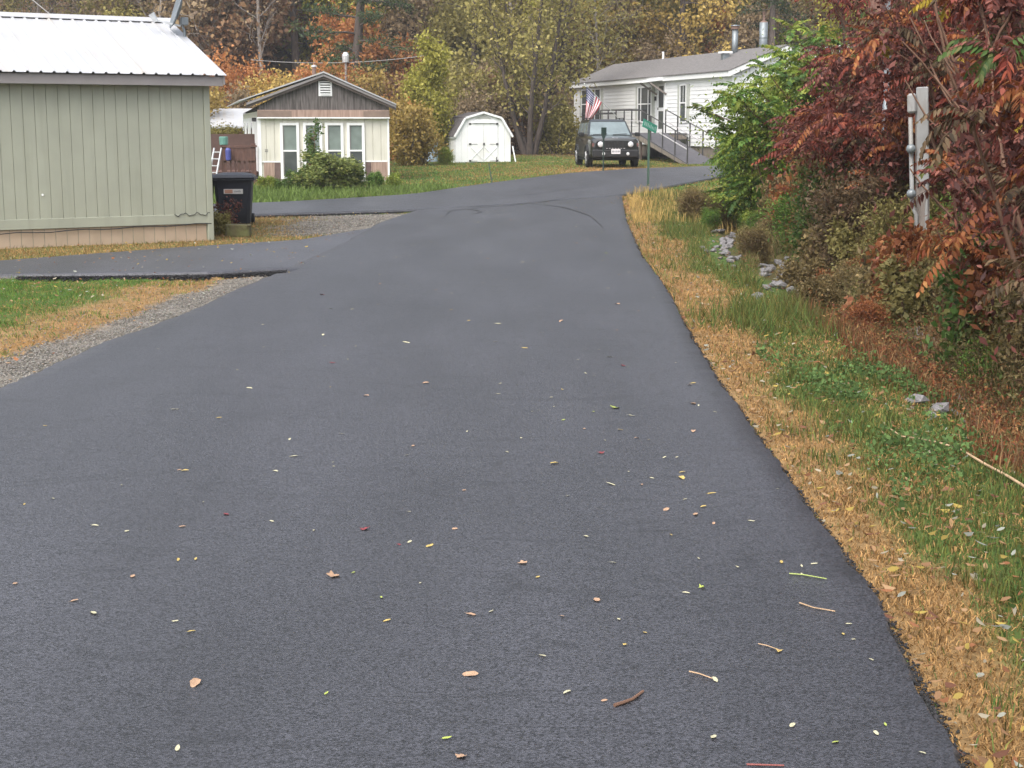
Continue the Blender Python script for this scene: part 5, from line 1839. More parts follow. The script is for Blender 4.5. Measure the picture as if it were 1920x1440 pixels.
for i in range(215):
    Y = 8.5 + 24 * rr.random() ** 1.0
    d = rr.uniform(1.45 if Y > 15 else 1.9, 3.3) if rr.random() < .66 else rr.uniform(3.2, 8.0)
    X = float(Xr(Y)) + d + .012 * Y
    if X / Y > .40 or (Y < 10.5 and d < 2.3) or (d < 2.3 and bool(rock_patch(np.array([X]), np.array([Y - .3]))[0])):
        continue
    wts = ['brush', 'brush', 'brush', 'olive', 'olive', 'green', 'brushrust', 'olive', 'brush'] if Y < 26 else ['green', 'lime', 'green', 'olive', 'brush']
    c = rr.choice(wts)
    ms_ = brush if c in ('brush', 'brushrust') or rr.random() < .6 else leafy
    sc = rr.uniform(.5, .9) * (1.0 if d < 3.2 else 1.5) * (.7 if d < 2.3 else 1)
    place_plant('bank_bush', ms_[rr.randrange(4)], BL[c][0], 'bush', (X, Y, tz1(X, Y) - .03), rr.uniform(0, 6.28), sc, M_STEM, LM['bolive' if c == 'olive' else c], BL[c][1], ('stems', 'foliage'))
for i in range(70):
    Y = rr.uniform(8.8, 27)
    px = rr.uniform(1560 if Y > 17 else 1660 if Y > 14 else 1800, 2030)
    X = (px - 960) / F_PX * Y
    if X - float(Xr(Y)) < 2.3 or (1620 < px < 1830 and 8 < Y < 17):
        continue
    c = rr.choice(['brush', 'olive', 'sdull', 'brushrust', 'brush', 'sgreen'])
    BL.setdefault('sdull', ('dull brown leafy bush between the sumac stems', 'dull bushes between the sumac')); BL.setdefault('sgreen', ('dark green leafy bush between the sumac stems', 'dark green bushes between the sumac'))
    hmax = (1.8 + (235 - 420) * Y / F_PX) if Y < 15 else 2.6
    place_plant('thicket_bush', (brush + brush + leafy)[rr.randrange(12)], BL[c][0].replace('right bank', 'bank between the sumac'), 'bush', (X, Y, tz1(X, Y) - .03), rr.uniform(0, 6.28), min(rr.uniform(1.1, 2.0), max(hmax, .6)), M_STEM, LM['bolive' if c == 'olive' else c], BL[c][1] + ' in the thicket', ('stems', 'foliage'))
for (px, Y, c, sc) in ((1880, 11.5, 'brush', .8), (1940, 11.0, 'olive', .85), (1900, 12.6, 'brush', 1.0), (1960, 12.0, 'brushrust', 1.0), (1850, 13.4, 'olive', .9), (1925, 13.6, 'brush', 1.2), (1980, 10.4, 'brush', .9), (1830, 14.4, 'brush', 1.0), (1890, 14.6, 'sgreen', 1.2)):
    X = (px - 960) / F_PX * Y
    place_plant('thicket_bush', brush[rr.randrange(4)], BL[c][0].replace('right bank', 'bank below the nearest sumac stems').replace('between the sumac stems', 'below the nearest sumac stems'), 'bush', (X, Y, tz1(X, Y) - .03), rr.uniform(0, 6.28), sc, M_STEM, LM['bolive' if c == 'olive' else c], BL[c][1] + ' below the nearest sumac', ('stems', 'foliage'))
for (px, py, c, sc, k, lb) in ((1305, 400, 'brush', .8, 0, 'rounded tan brown weed clump at the end of the verge'), (1345, 395, 'brush', .7, 0, 'brown weed clump beside the ditch stones'),
                               (1420, 370, 'lime', 1.0, 1, 'dense lime green bush below the green saplings'), (1375, 345, 'green', .85, 1, 'dense green bush at the edge of the cross road'),
                               (1460, 375, 'green', 1.1, 1, 'broad green bush beneath the saplings'), (1510, 400, 'olive', 1.1, 1, 'olive bush at the foot of the sumac thicket')):
    q = G(px, py, .12)
    place_plant('verge_bush', (brush if k == 0 else leafy)[rr.randrange(4)], lb, 'bush', (q[0], q[1], tz1(q[0], q[1]) - .03), rr.uniform(0, 6), sc, M_STEM, LM[c], None, ('stems', 'foliage'))
for i in range(95):
    Y = rr.uniform(14, 33)
    d = rr.uniform(1.15, 3.4)
    X = float(Xr(Y)) + d + .012 * Y
    if d < 2.2 and bool(rock_patch(np.array([X]), np.array([Y]))[0]):
        continue
    c = rr.choice(['brush', 'brush', 'olive', 'brush', 'green', 'brushrust']) if Y < 27 else rr.choice(['brush', 'green', 'olive', 'lime'])
    sc = rr.uniform(.6, 1.05) if d > 2.1 else rr.uniform(.35, .65)
    place_plant('bank_bush', brush[rr.randrange(4)] if rr.random() < .8 else leafy[rr.randrange(4)], BL[c][0], 'bush', (X, Y, tz1(X, Y) - .03), rr.uniform(0, 6.28), sc, M_STEM, LM['bolive' if c == 'olive' else c], BL[c][1], ('stems', 'foliage'))
# tall dark trees closing the thicket behind
for (px, Y, c, s) in ((1700, 36, 'dkgreen', .55), (1790, 33, 'rust', .5), (1880, 34, 'olive', .55), (1960, 31, 'rust', .55), (1640, 40, 'olive', .5), (2040, 30, 'rust', .6), (1740, 42, 'rust', .6), (1840, 40, 'dkgreen', .6), (1580, 44, 'ygreen', .42)):
    X = (px - 960) / F_PX * Y
    nm = {'dkgreen': 'dark evergreen tree closing the thicket behind the sumac', 'rust': 'rusty leaved tree closing the thicket behind the sumac', 'olive': 'olive leaved tree closing the thicket behind the sumac', 'ygreen': 'yellow green tree beside the wooden utility pole'}[c]
    place_plant('thicket_tree', spruce if c == 'dkgreen' else dec[rr.randrange(3)], nm, 'tree', (X, Y, tz1(X, Y) - .1), rr.uniform(0, 6), s, M_BARK, LM[c], 'trees behind the sumac: ' + c)

# shrub and weeds in front of the gabled house
q = at(628, 350, 39.6)
hsb = tree_meshes('house_shrub', 201, dict(per=16, sig=.10, L=.085, W=.035, drop=.05), h=1.45, r0=.02, nlimb=9, start=.1, llen=.38, elev=.55, nsub=6, stems=5, spread=.45, taper=.4)
place_plant('house_shrub', hsb, 'bushy green shrub growing in front of the tall windows of the gabled house', 'shrub', (q[0], 39.6, tz1(q[0], 39.6) - .03), .3, (1.2, .9, .7), M_STEM, LM['hshrub'], None, ('stems', 'foliage'))
q = at(590, 352, 39.4)
hs2 = tree_meshes('spindly', 203, dict(per=4, sig=.07, L=.07, W=.026, drop=.2), h=1.9, r0=.015, nlimb=12, start=.15, llen=.15, elev=.6, nsub=4, stems=2, spread=.12, taper=.3)
place_plant('spindly_sapling', hs2, 'spindly sapling beside the shrub in front of the second window', 'sapling', (q[0], 39.4, tz1(q[0], 39.4) - .03), 1.3, 1.0, M_STEM, LM['sgreen'], None, ('stems', 'foliage'))
for (px, c, sc, lb) in ((560, 'sgreen', .6, 'low dark weeds left of the house shrub'), (665, 'sgreen', .55, 'low dark weeds right of the house shrub'), (705, 'green', .5, 'low green weeds under the right hand house panel'), (738, 'lime', .45, 'low lime weeds at the right corner of the gabled house'), (500, 'lime', .5, 'low lime weeds at the left corner of the gabled house'), (525, 'green', .4, 'low green weeds below the first tall window')):
    q = at(px, 352, 39.7 + (px - 560) * .003)
    place_plant('weed_clump', leafy[rr.randrange(4)], lb, 'weeds', (q[0], q[1], tz1(q[0], q[1]) - .02), rr.uniform(0, 6), sc, M_STEM, LM[c], None, ('stems', 'foliage'))
q = G(428, 428)
dw = tree_meshes('dry_weed', 205, dict(per=5, sig=.035, L=.05, W=.018, drop=.35), h=.8, r0=.008, nlimb=8, start=.2, llen=.3, elev=.6, nsub=3, stems=3, spread=.25, taper=.4)
place_plant('dry_weed', dw, 'dry reddish weed growing in front of the dark wheeled bin', 'weed', (q[0], q[1], tz1(q[0], q[1])), .5, .85, M_STEM, LM['smaroon'], None, ('stems', 'foliage'))
q = G(410, 440)
place_plant('corner_weed', leafy[1], 'green weed at the corner of the green house beside the stone block', 'weed', (q[0], q[1], tz1(q[0], q[1])), .5, .42, M_STEM, LM['olive'], None, ('stems', 'foliage'))
q = at(835, 310, 57.2)
place_plant('weed_clump', brush[2], 'tall green weeds against the left side of the white garden shed', 'weeds', (q[0], q[1], tz1(q[0], q[1])), .5, .85, M_STEM, LM['lime'], None, ('stems', 'foliage'))

# ------------------------------------------------------------------ grass
def blades(name, label, X, Y, H, W, colr, lean, seed, tri=False, cat='grass'):
    rs = np.random.RandomState(seed)
    n = len(X)
    Z = tz(X, Y) - .005
    az = rs.rand(n) * 6.283
    s = np.column_stack([np.cos(az), np.sin(az), np.zeros(n)])
    la = rs.rand(n) * 6.283
    ld = np.column_stack([np.cos(la), np.sin(la), np.zeros(n)])
    ln = (lean * (.3 + 1.2 * rs.rand(n)))[:, None]
    B = np.column_stack([X, Y, Z]); up = np.array([0, 0, 1.])
    Hc = H[:, None]; Wc = W[:, None]
    tip = B + (up * np.maximum(1 - .45 * ln, .15) + ld * ln) * Hc
    if tri:
        V = np.stack([B - s * Wc, B + s * Wc, tip], 1).reshape(-1, 3)
        Fa = np.arange(3 * n).reshape(-1, 3); k = 3
    else:
        mid = B + (up * .62 + ld * ln * .32) * Hc
        V = np.stack([B - s * Wc, B + s * Wc, mid - s * Wc * .7, mid + s * Wc * .7, tip], 1).reshape(-1, 3)
        b = np.arange(n)[:, None] * 5
        Fa = np.concatenate([b + np.array([[0, 1, 3]]), b + np.array([[0, 3, 2]]), b + np.array([[2, 3, 4]])], 0); k = 5
    o = link(name, np_mesh(name, V, Fa, np.repeat(colr, k, 0)), M_GRASS)
    struct(o, 'stuff'); tag(o, label, cat)
    return o


BC = np.stack([[.42, .25, .10], [.125, .168, .045], [.21, .08, .032], [.2, .14, .08], [.36, .27, .12], [.25, .14, .06], [.17, .14, .05]])


def blade_zone(X, Y, seed):
    rs = np.random.RandomState(seed)
    w = zone(X, Y)
    cum = np.cumsum(w, -1)
    idx = (rs.rand(len(X))[:, None] > cum).sum(-1).clip(0, 6)
    # mixing: some dead blades in the green, some green in the dead
    r = rs.rand(len(X))
    idx = np.where((idx == 1) & (r < .12 + .5 * sstep(.42, .62, fbm(X * 1.9, Y * 1.9, 23))), 0, idx)
    idx = np.where((idx == 0) & (r > .95 - .25 * sstep(.5, .65, fbm(X * 2.5, Y * 2.5, 27))), 1, idx)
    c = BC[idx] * rs.uniform(.4, 1.3, len(X))[:, None] * (.7 + .6 * fbm(X * 5, Y * 5, 81))[:, None]
    g = idx == 1
    c[g] *= np.column_stack([rs.uniform(.7, 1.6, g.sum()), rs.uniform(.85, 1.15, g.sum()), np.ones(g.sum())])
    return idx, c


def scat(n, y0, y1, d0, d1, seed, p=1.0):
    rs = np.random.RandomState(seed)
    u = rs.rand(n)
    Y = (y0 ** (1 - p) + u * (y1 ** (1 - p) - y0 ** (1 - p))) ** (1 / (1 - p)) if p != 1 else y0 * (y1 / y0) ** u
    X = Xr(Y) + d0 + rs.rand(n) * (d1 - d0)
    return X, Y


# verge on the right, near
X, Y = scat(120000, 2.4, 13, .02, 2.6, 301)
k = (X / Y < .40)
X, Y = X[k], Y[k]
idx, c = blade_zone(X, Y, 302)
rs = np.random.RandomState(303)
lush = fbm(X * 1.6, Y * 1.6, 17)
H = np.choose(idx, [.035, .045, .09, .05, .02, .05, .12]) * rs.uniform(.5, 1.5, len(X)) * np.where((idx == 1) & (lush > .6), 1.8, 1)
k = ~((idx == 4))
edge = np.clip((X - Xr(Y)) / .15, .45, 1)
blades('verge_grass', 'dry tan and green grass on the verge along the lane', X[k], Y[k], (H * edge)[k], (np.full(len(X), .0022) * (1 + Y * .05))[k], c[k], np.choose(idx, [1.3, .5, .6, .8, 1, 1, .6])[k], 304)
X, Y = scat(80000, 13, 37, .02, 4.0, 311)
idx, c = blade_zone(X, Y, 312)
lush = fbm(X * 1.0, Y * 1.0, 17)
H = np.choose(idx, [.055, .10, .13, .06, .02, .05, .16]) * rs.uniform(.5, 1.5, len(X)) * np.where((idx == 1) & (lush > .55), 2.0, 1)
k = ~on_asphalt(X, Y) & ~rock_patch(X, Y)
blades('verge_grass', 'dry tan and green grass on the far part of the verge', X[k], Y[k], H[k], np.full(k.sum(), .0055), c[k], np.choose(idx, [1.0, .5, .6, .8, 1, 1, .6])[k], 314, tri=True)
# lawn on the left
rs = np.random.RandomState(321)
Y = rs.uniform(8.5, 18.6, 130000); X = Xl(Y) - .05 - 6.5 * rs.rand(len(Y)) ** 1.2
k = (~on_asphalt(X, Y)) & (X / Y > -.40) & ((Y < drv_n(X) - .28) | (X < -5.5))
X, Y = X[k], Y[k]
idx, c = blade_zone(X, Y, 322)
k = idx != 4
X, Y, c, idx = X[k], Y[k], c[k], idx[k]
c[idx == 1] *= np.array([.85, 1.3, .85])
H = np.choose(idx, [.035, .05, .05, .05, .02, .05, .05]) * rs.uniform(.5, 1.5, len(X))
blades('lawn_grass', 'short green lawn with dry edge beside the driveway', X, Y, H, np.full(len(X), .004), c, np.choose(idx, [1.2, .6, .6, .6, 1, 1, 1]), 324, tri=True)
# strip in front of the green house and to the cross road
Y = rs.uniform(19, 32, 60000); X = rs.uniform(-9, -1.8, len(Y))
k = (~on_asphalt(X, Y)) & (X < Xl(Y)) & (Y < np.interp(X, CR_N[:, 0], CR_N[:, 1]) - .22)
X, Y = X[k], Y[k]
idx, c = blade_zone(X, Y, 332)
k = idx != 4
X, Y, c = X[k], Y[k], c[k]
blades('strip_grass', 'dry yellowish grass strip in front of the green house', X, Y, rs.uniform(.03, .08, len(X)), np.full(len(X), .006), c, np.full(len(X), .8), 334, tri=True)
# far lawns
Y = rs.uniform(33, 70, 150000); X = rs.uniform(-.30, .22, len(Y)) * Y
k = ~on_asphalt(X, Y)
X, Y = X[k], Y[k]
idx, c = blade_zone(X, Y, 342)
front = (X < -1.5) & (Y < 40.6) & (X > -7.6)
H = rs.uniform(.03, .08, len(X)) * np.where(front, rs.uniform(1.5, 4.5, len(X)), 1)
c[idx == 1] *= np.array([1.25, 1.4, 1.2])
c[front] = np.array([.14, .20, .05]) * rs.uniform(.5, 1.4, front.sum())[:, None]
blades('far_lawn_grass', 'green lawn around the white garden shed and parked car', X, Y, H, np.full(len(X), .014), c, np.full(len(X), .6), 344, tri=True)
# tall dry grass at the corner of the verge
rs = np.random.RandomState(351)
Y = rs.uniform(28, 37.5, 6000); X = Xr(Y) + .15 + rs.rand(6000) ** 1.4 * 4.2
k = ~on_asphalt(X, Y) & (fbm(X * 1.7, Y * 1.1, 51) + rs.randn(6000) * .08 > .47)
X, Y = X[k], Y[k]
blades('tall_dry_grass', 'tall straw coloured grass around the street sign post', X, Y, rs.uniform(.08, .34, len(X)), np.full(len(X), .005), np.array([.52, .36, .13]) * rs.uniform(.6, 1.25, len(X))[:, None], np.full(len(X), .45), 352)
# arching dead grass over the ditch, weeds under the thicket
Y = rs.uniform(8, 30, 26000); X = Xr(Y) + 1.9 + .012 * Y + rs.rand(len(Y)) ** 1.3 * 3.8
k = (X / Y < .42) & ~rock_patch(X, Y)
X, Y = X[k], Y[k]
n1 = fbm(X * .8, Y * .8, 31)
cc = np.where((n1 > .52)[:, None], np.array([[.34, .24, .12]]), np.array([[.14, .16, .05]])) * rs.uniform(.5, 1.3, len(X))[:, None]
blades('ditch_grass', 'long arching dead and green grass along the ditch and bank', X, Y, rs.uniform(.12, .5, len(X)), np.full(len(X), .0045), cc, np.full(len(X), .75), 354)
# tangled undergrowth filling the bank between the bushes
rs = np.random.RandomState(381)
n = 75000
Y = rs.uniform(8.6, 33, n); d = 1.7 - .5 * sstep(13, 17, Y) + rs.rand(n) ** 1.25 * 5.2
X = Xr(Y) + d + .012 * Y
k = (X / Y < .42) & ~((Y > 29) & on_cross(X, Y - .8)) & (Y < 36) & ~rock_patch(X, Y)
X, Y, d = X[k], Y[k], d[k]
hg = (.12 + .75 * fbm(X * 1.5, Y * 1.5, 61)) * sstep(.9, 2.8, d) * 1.15
C = np.column_stack([X, Y, tz(X, Y) + hg * rs.rand(len(X)) ** .7])
V, Fa = leaves_np(rs, C, .04, .0095, .1)
pal = np.array([[.15, .12, .05], [.20, .17, .075], [.11, .13, .045], [.24, .15, .075], [.17, .09, .05], [.10, .15, .04]])
pi_ = (fbm(X * .9, Y * .9, 63) * 9 + rs.randn(len(X)) * .9).astype(int) % 6
cc = pal[pi_] * rs.uniform(.55, 1.3, len(C))[:, None]
o = link('undergrowth', np_mesh('undergrowth', V, Fa, np.repeat(cc, 4, 0)), M_GRASS)
struct(o, 'stuff'); tag(o, 'tangled brown and olive undergrowth covering the right bank', 'undergrowth')
kb = rs.rand(len(X)) < .22
blades('undergrowth_stems', 'thin tangled stems standing in the undergrowth of the bank', X[kb], Y[kb], hg[kb] * rs.uniform(.8, 1.5, kb.sum()), np.full(kb.sum(), .003), np.array([[.25, .18, .10], [.17, .11, .06], [.16, .17, .06]])[rs.randint(0, 3, kb.sum())] * rs.uniform(.6, 1.2, kb.sum())[:, None], np.full(kb.sum(), .55), 383, cat='undergrowth')
# rusty low weeds: small leaves on short stems
Y = rs.uniform(6.5, 22, 42000); X = Xr(Y) + 1.05 + rs.rand(len(Y)) * 2.0
w = zone(X, Y)[:, 2]
k = (rs.rand(len(X)) < w * 1.3) & (X / Y < .40)
X, Y = X[k], Y[k]
kb = rs.rand(len(X)) < .8
blades('rusty_weed_stems', 'thin upright rust brown weed stems beside the ditch', X[kb], Y[kb], rs.uniform(.08, .30, kb.sum()), np.full(kb.sum(), .0035), np.array([[.24, .09, .04], [.33, .2, .09], [.16, .1, .05]])[rs.randint(0, 3, kb.sum())] * rs.uniform(.6, 1.2, kb.sum())[:, None], np.full(kb.sum(), .5), 361, cat='weeds')
C = np.column_stack([X, Y, tz(X, Y) + rs.rand(len(X)) ** .7 * .27])
V, Fa = leaves_np(rs, C, .026, .006, -.3)
pal = np.array([[.22, .07, .03], [.28, .12, .045], [.15, .05, .03], [.34, .20, .08], [.19, .14, .06]])
cc = pal[rs.randint(0, 5, len(C))] * rs.uniform(.6, 1.25, len(C))[:, None]
o = link('rusty_weeds', np_mesh('rusty_weeds', V, Fa, np.repeat(cc, 4, 0)), M_GRASS)
struct(o, 'stuff'); tag(o, 'low rust red weeds between the verge and the ditch', 'weeds')
# clover and broad green leaves near the verge
rs = np.random.RandomState(371)
Y = rs.uniform(4.5, 12, 30000); X = Xr(Y) + .45 + rs.rand(len(Y)) * 1.5
k = (fbm(X * 1.1, Y * 1.1, 41) + rs.randn(len(X)) * .05 > .60) & (X / Y < .40)
X, Y = X[k], Y[k]
C = np.column_stack([X, Y, tz(X, Y) + .02 + rs.rand(len(X)) * .11])
V, Fa = leaves_np(rs, C, .026, .011, .0)
cc = np.array([.10, .165, .05]) * rs.uniform(.5, 1.4, len(C))[:, None]
o = link('clover', np_mesh('clover', V, Fa, np.repeat(cc, 4, 0)), M_GRASS)
struct(o, 'stuff'); tag(o, 'patches of green clover in the verge grass', 'clover')
# leaf litter in the grass
Y = 2.6 * (30 / 2.6) ** rs.rand(3000); X = Xr(Y) + .02 + rs.rand(len(Y)) * 1.8
C = np.column_stack([X, Y, tz(X, Y) + .02 + rs.rand(len(X)) * .03])
def litter(rs, C, L):
    n = len(C)
    a = rs.rand(n) * 6.283
    ax = np.column_stack([np.cos(a), np.sin(a), rs.randn(n) * .25]); bx_ = np.column_stack([-np.sin(a), np.cos(a), rs.randn(n) * .3])
    l = (L * rs.uniform(.5, 1.4, n))[:, None]; w = l * rs.uniform(.3, .6, n)[:, None]
    up = np.array([0, 0, 1.]); cu = rs.uniform(-.1, .3, n)[:, None] * l
    P = [C - ax * l * .5 + up * cu, C - ax * l * .2 + bx_ * w * .42, C + ax * l * .2 + bx_ * w * .4, C + ax * l * .5 + up * cu * .8, C + ax * l * .2 - bx_ * w * .4 + up * cu * .6, C - ax * l * .2 - bx_ * w * .42 + up * cu * .5]
    V = np.stack(P, 1).reshape(-1, 3)
    b = np.arange(n)[:, None] * 6
    return V, np.concatenate([b + np.array([[0, 1, 2, 3]]), b + np.array([[0, 3, 4, 5]])], 0)


V, Fa = litter(rs, C, .042)
pal = np.array([[.30, .13, .06], [.38, .24, .13], [.42, .37, .27], [.20, .09, .055], [.42, .31, .08], [.32, .33, .28], [.34, .2, .1], [.3, .17, .09]])
cc = pal[rs.randint(0, 8, len(C))] * rs.uniform(.6, 1.1, len(C))[:, None]
o = link('leaf_litter', np_mesh('leaf_litter', V, Fa, np.repeat(cc, 6, 0)), M_GRASS)
struct(o, 'stuff'); tag(o, 'fallen leaves lying in the verge grass', 'leaves')
Y = rs.uniform(9, 32, 1100); X = np.where(Y < 18, Xl(Y) - rs.rand(1100) * 3.5, rs.uniform(-8, -2.6, 1100))
k = ~on_cross(X, Y)
X, Y = X[k], Y[k]
C = np.column_stack([X, Y, tz(X, Y) + .045 + rs.rand(len(X)) * .01])
V, Fa = litter(rs, C, .038)
cc = pal[rs.randint(0, 8, len(C))] * rs.uniform(.8, 1.3, len(C))[:, None]
o = link('leaf_litter', np_mesh('leaf_litter', V, Fa, np.repeat(cc, 6, 0)), M_GRASS)
struct(o, 'stuff'); tag(o, 'small fallen leaves over the lawn and gravel by the driveway', 'leaves')

# ------------------------------------------------------------------ stones
oct_v = np.array([[1, 0, 0], [0, 1, 0], [-1, 0, 0], [0, -1, 0], [0, 0, 1], [0, 0, -1]], float)
oct_f = np.array([[0, 1, 4], [1, 2, 4], [2, 3, 4], [3, 0, 4], [1, 0, 5], [2, 1, 5], [3, 2, 5], [0, 3, 5]])


def gravel(name, label, X, Y, s0, s1, seed, tint=(.175, .165, .15)):
    rs = np.random.RandomState(seed)
    n = len(X)
    s = rs.uniform(s0, s1, n)
    a = rs.rand(n) * 6.283
    R = np.zeros((n, 3, 3)); R[:, 0, 0] = np.cos(a); R[:, 0, 1] = -np.sin(a); R[:, 1, 0] = np.sin(a); R[:, 1, 1] = np.cos(a); R[:, 2, 2] = 1
    sc = np.stack([s * rs.uniform(.8, 1.4, n), s * rs.uniform(.6, 1.1, n), s * rs.uniform(.4, .8, n)], -1)
    P = np.einsum('nij,nkj->nki', R, oct_v[None] * sc[:, None, :] * rs.uniform(.75, 1.15, (n, 6, 1)))
    Zg = tz(X, Y)
    P += np.column_stack([X, Y, Zg + s * .3])[:, None, :]
    Fa = (np.arange(n)[:, None, None] * 6 + oct_f[None]).reshape(-1, 3)
    cc = np.array(tint) * rs.uniform(.5, 1.6, n)[:, None] * np.column_stack([rs.uniform(.95, 1.08, n), np.ones(n), rs.uniform(.9, 1.05, n)])
    o = link(name, np_mesh(name, P.reshape(-1, 3), Fa, np.repeat(cc, 6, 0)), colmat('stones_' + str(seed), trans=0, rough=.85))
    struct(o, 'stuff'); tag(o, label, 'gravel')


rs = np.random.RandomState(401)
Y = 7.5 * (18.5 / 7.5) ** rs.rand(60000); X = Xl(Y) + .03 - rs.rand(60000) * 1.35
k = rs.rand(60000) < zone(X, Y)[:, 4] * .75 * (.4 + fbm(X * 3, Y * 3, 71)) + .05
k &= ~on_asphalt(X, Y) | (rs.rand(60000) < .03)
gravel('gravel', 'grey gravel strip along the left edge of the lane', X[k], Y[k], .004, .0125, 402)
Y = rs.uniform(23.5, 31.5, 14000); X = rs.uniform(-5, -2, 14000)
k = (rs.rand(14000) < zone(X, Y)[:, 4]) & ~on_asphalt(X, Y)
gravel('gravel', 'grey gravel patch between driveway and cross road', X[k], Y[k], .008, .02, 403)


rs = np.random.RandomState(411)
ec = []
xe = -2.75 - 3.2 * rs.rand(5200) ** 2.4; ec.append(np.column_stack([xe, drv_n(xe) - .01 - np.abs(rs.randn(5200)) * .045]))
xe = rs.uniform(-5.6, -2.05, 2600); ec.append(np.column_stack([xe, np.interp(xe, CR_N[:, 0], CR_N[:, 1]) - .01 - np.abs(rs.randn(2600)) * .06]))
xe = rs.uniform(2.7, 6.0, 1500); ec.append(np.column_stack([xe, np.interp(xe, CR_N[:, 0], CR_N[:, 1]) - .02 - np.abs(rs.randn(1500)) * .1]))
ec = np.concatenate(ec)
gravel('asphalt_crumbs', 'black broken asphalt crumbs along the open edges of driveway and cross road', ec[:, 0], ec[:, 1], .006, .019, 412, (.022, .022, .024))
ye = 2.5 * (34 / 2.5) ** rs.rand(5200)
gravel('asphalt_crumbs', 'fine black asphalt crumbs along the verge edge of the lane', Xr(ye) + .012 + np.abs(rs.randn(5200)) * .018, ye, .004, .011, 413, (.03, .03, .032))


def rock_mesh(seed):
    import bmesh
    rs = np.random.RandomState(seed)
    bm = bmesh.new()
    bmesh.ops.create_icosphere(bm, subdivisions=1, radius=1)
    sc = np.array([1.2, .9, .6]) * rs.uniform(.8, 1.2, 3)
    for v in bm.verts:
        d = 1 + (rs.rand() - .5) * .5
        v.co = Vector((v.co.x * sc[0] * d, v.co.y * sc[1] * d, v.co.z * sc[2] * d))
    me = bpy.data.meshes.new('stone'); bm.to_mesh(me); bm.free()
    me.materials.append(M_STONE)
    return me


rocks = [rock_mesh(i) for i in range(6)]
rr = random.Random(31)
for (xa, xb, ya, yb, n) in ROCKS:
    for i in range(n):
        ra, rb = abs(rr.gauss(0, .55)), rr.uniform(0, 6.283)
        px, py = (xa + xb) / 2 + ra * math.cos(rb) * (xb - xa) / 2, (ya + yb) / 2 + ra * math.sin(rb) * (yb - ya) / 2
        q = G(px, py, -.2)
        for _ in range(3):
            q = G(px, py, tz1(q[0], q[1]))
        o = bpy.data.objects.new('stone', rocks[rr.randrange(6)])
        col.objects.link(o); o.parent = ground
        s = rr.choice([.03, .04, .05, .06, .075, .10])
        o.scale = (s, s, s); o.location = (q[0], q[1], tz1(q[0], q[1]) + s * .4); o.rotation_euler = (rr.uniform(-.4, .4), rr.uniform(-.4, .4), rr.uniform(0, 6.28))

# ------------------------------------------------------------------ fallen branch, twigs and leaves on the lane
M_DRYSTEM = mat('dry_stalk', (.40, .27, .16), .7, var=.25, scale=10)
bpts = []
for (px, py, hh_) in ((1659, 797, .10), (1690, 818, .06), (1720, 822, .07), (1760, 830, .05), (1800, 842, .04), (1850, 872, .05), (1890, 893, .05), (1930, 918, .04)):
    q = G(px, py, 0.03)
    for _ in range(3):
        q = G(px, py, tz1(q[0], q[1]) + hh_)
    bpts.append(tuple(q))
br = MB().tube(bpts, [.003, .004, .005, .0065, .007, .0075, .008, .0085], 7)
br = br.build('fallen_branch', M_DRYSTEM, None, smooth=True)
tag(br, 'long pale dry stalk lying across the verge grass', 'branch')
LANE_Z = .040


def lane_pt(px, py):
    q = G(px, py, LANE_Z)
    for _ in range(3):
        q = G(px, py, tz1(q[0], q[1]) + LANE_Z)
    return q


def twig(label, pts, r, m, lift=.006):
    P_ = [lane_pt(*p) for p in pts]
    o = MB().tube([(p[0], p[1], p[2] + lift) for p in P_], [r * (1 - .4 * i / len(P_)) for i in range(len(P_))], 6).build('twig', m)
    tag(o, label, 'twig')


twig('short dark brown twig lying on the asphalt', [(1152, 1326), (1170, 1320), (1186, 1314), (1206, 1299)], .006, M_STEM)
twig('thin green stalk lying near the edge of the asphalt', [(1480, 1078), (1505, 1080), (1550, 1088)], .003, mat('green_stalk', (.30, .36, .10), .6))
twig('thin tan stalk curved near the edge of the asphalt', [(1499, 1133), (1525, 1142), (1566, 1149)], .003, M_DRYSTEM)
twig('pale stem with a leaf at its end on the asphalt', [(1292, 1262), (1310, 1266), (1335, 1275)], .0025, M_DRYSTEM)
twig('reddish straight stem at the near edge of the view on the asphalt', [(1400, 1437), (1470, 1439)], .003, mat('red_stem', (.22, .06, .05), .6))
twig('fine yellowish stem on the asphalt by a curled leaf', [(1422, 1210), (1440, 1214), (1462, 1222)], .002, M_DRYSTEM)


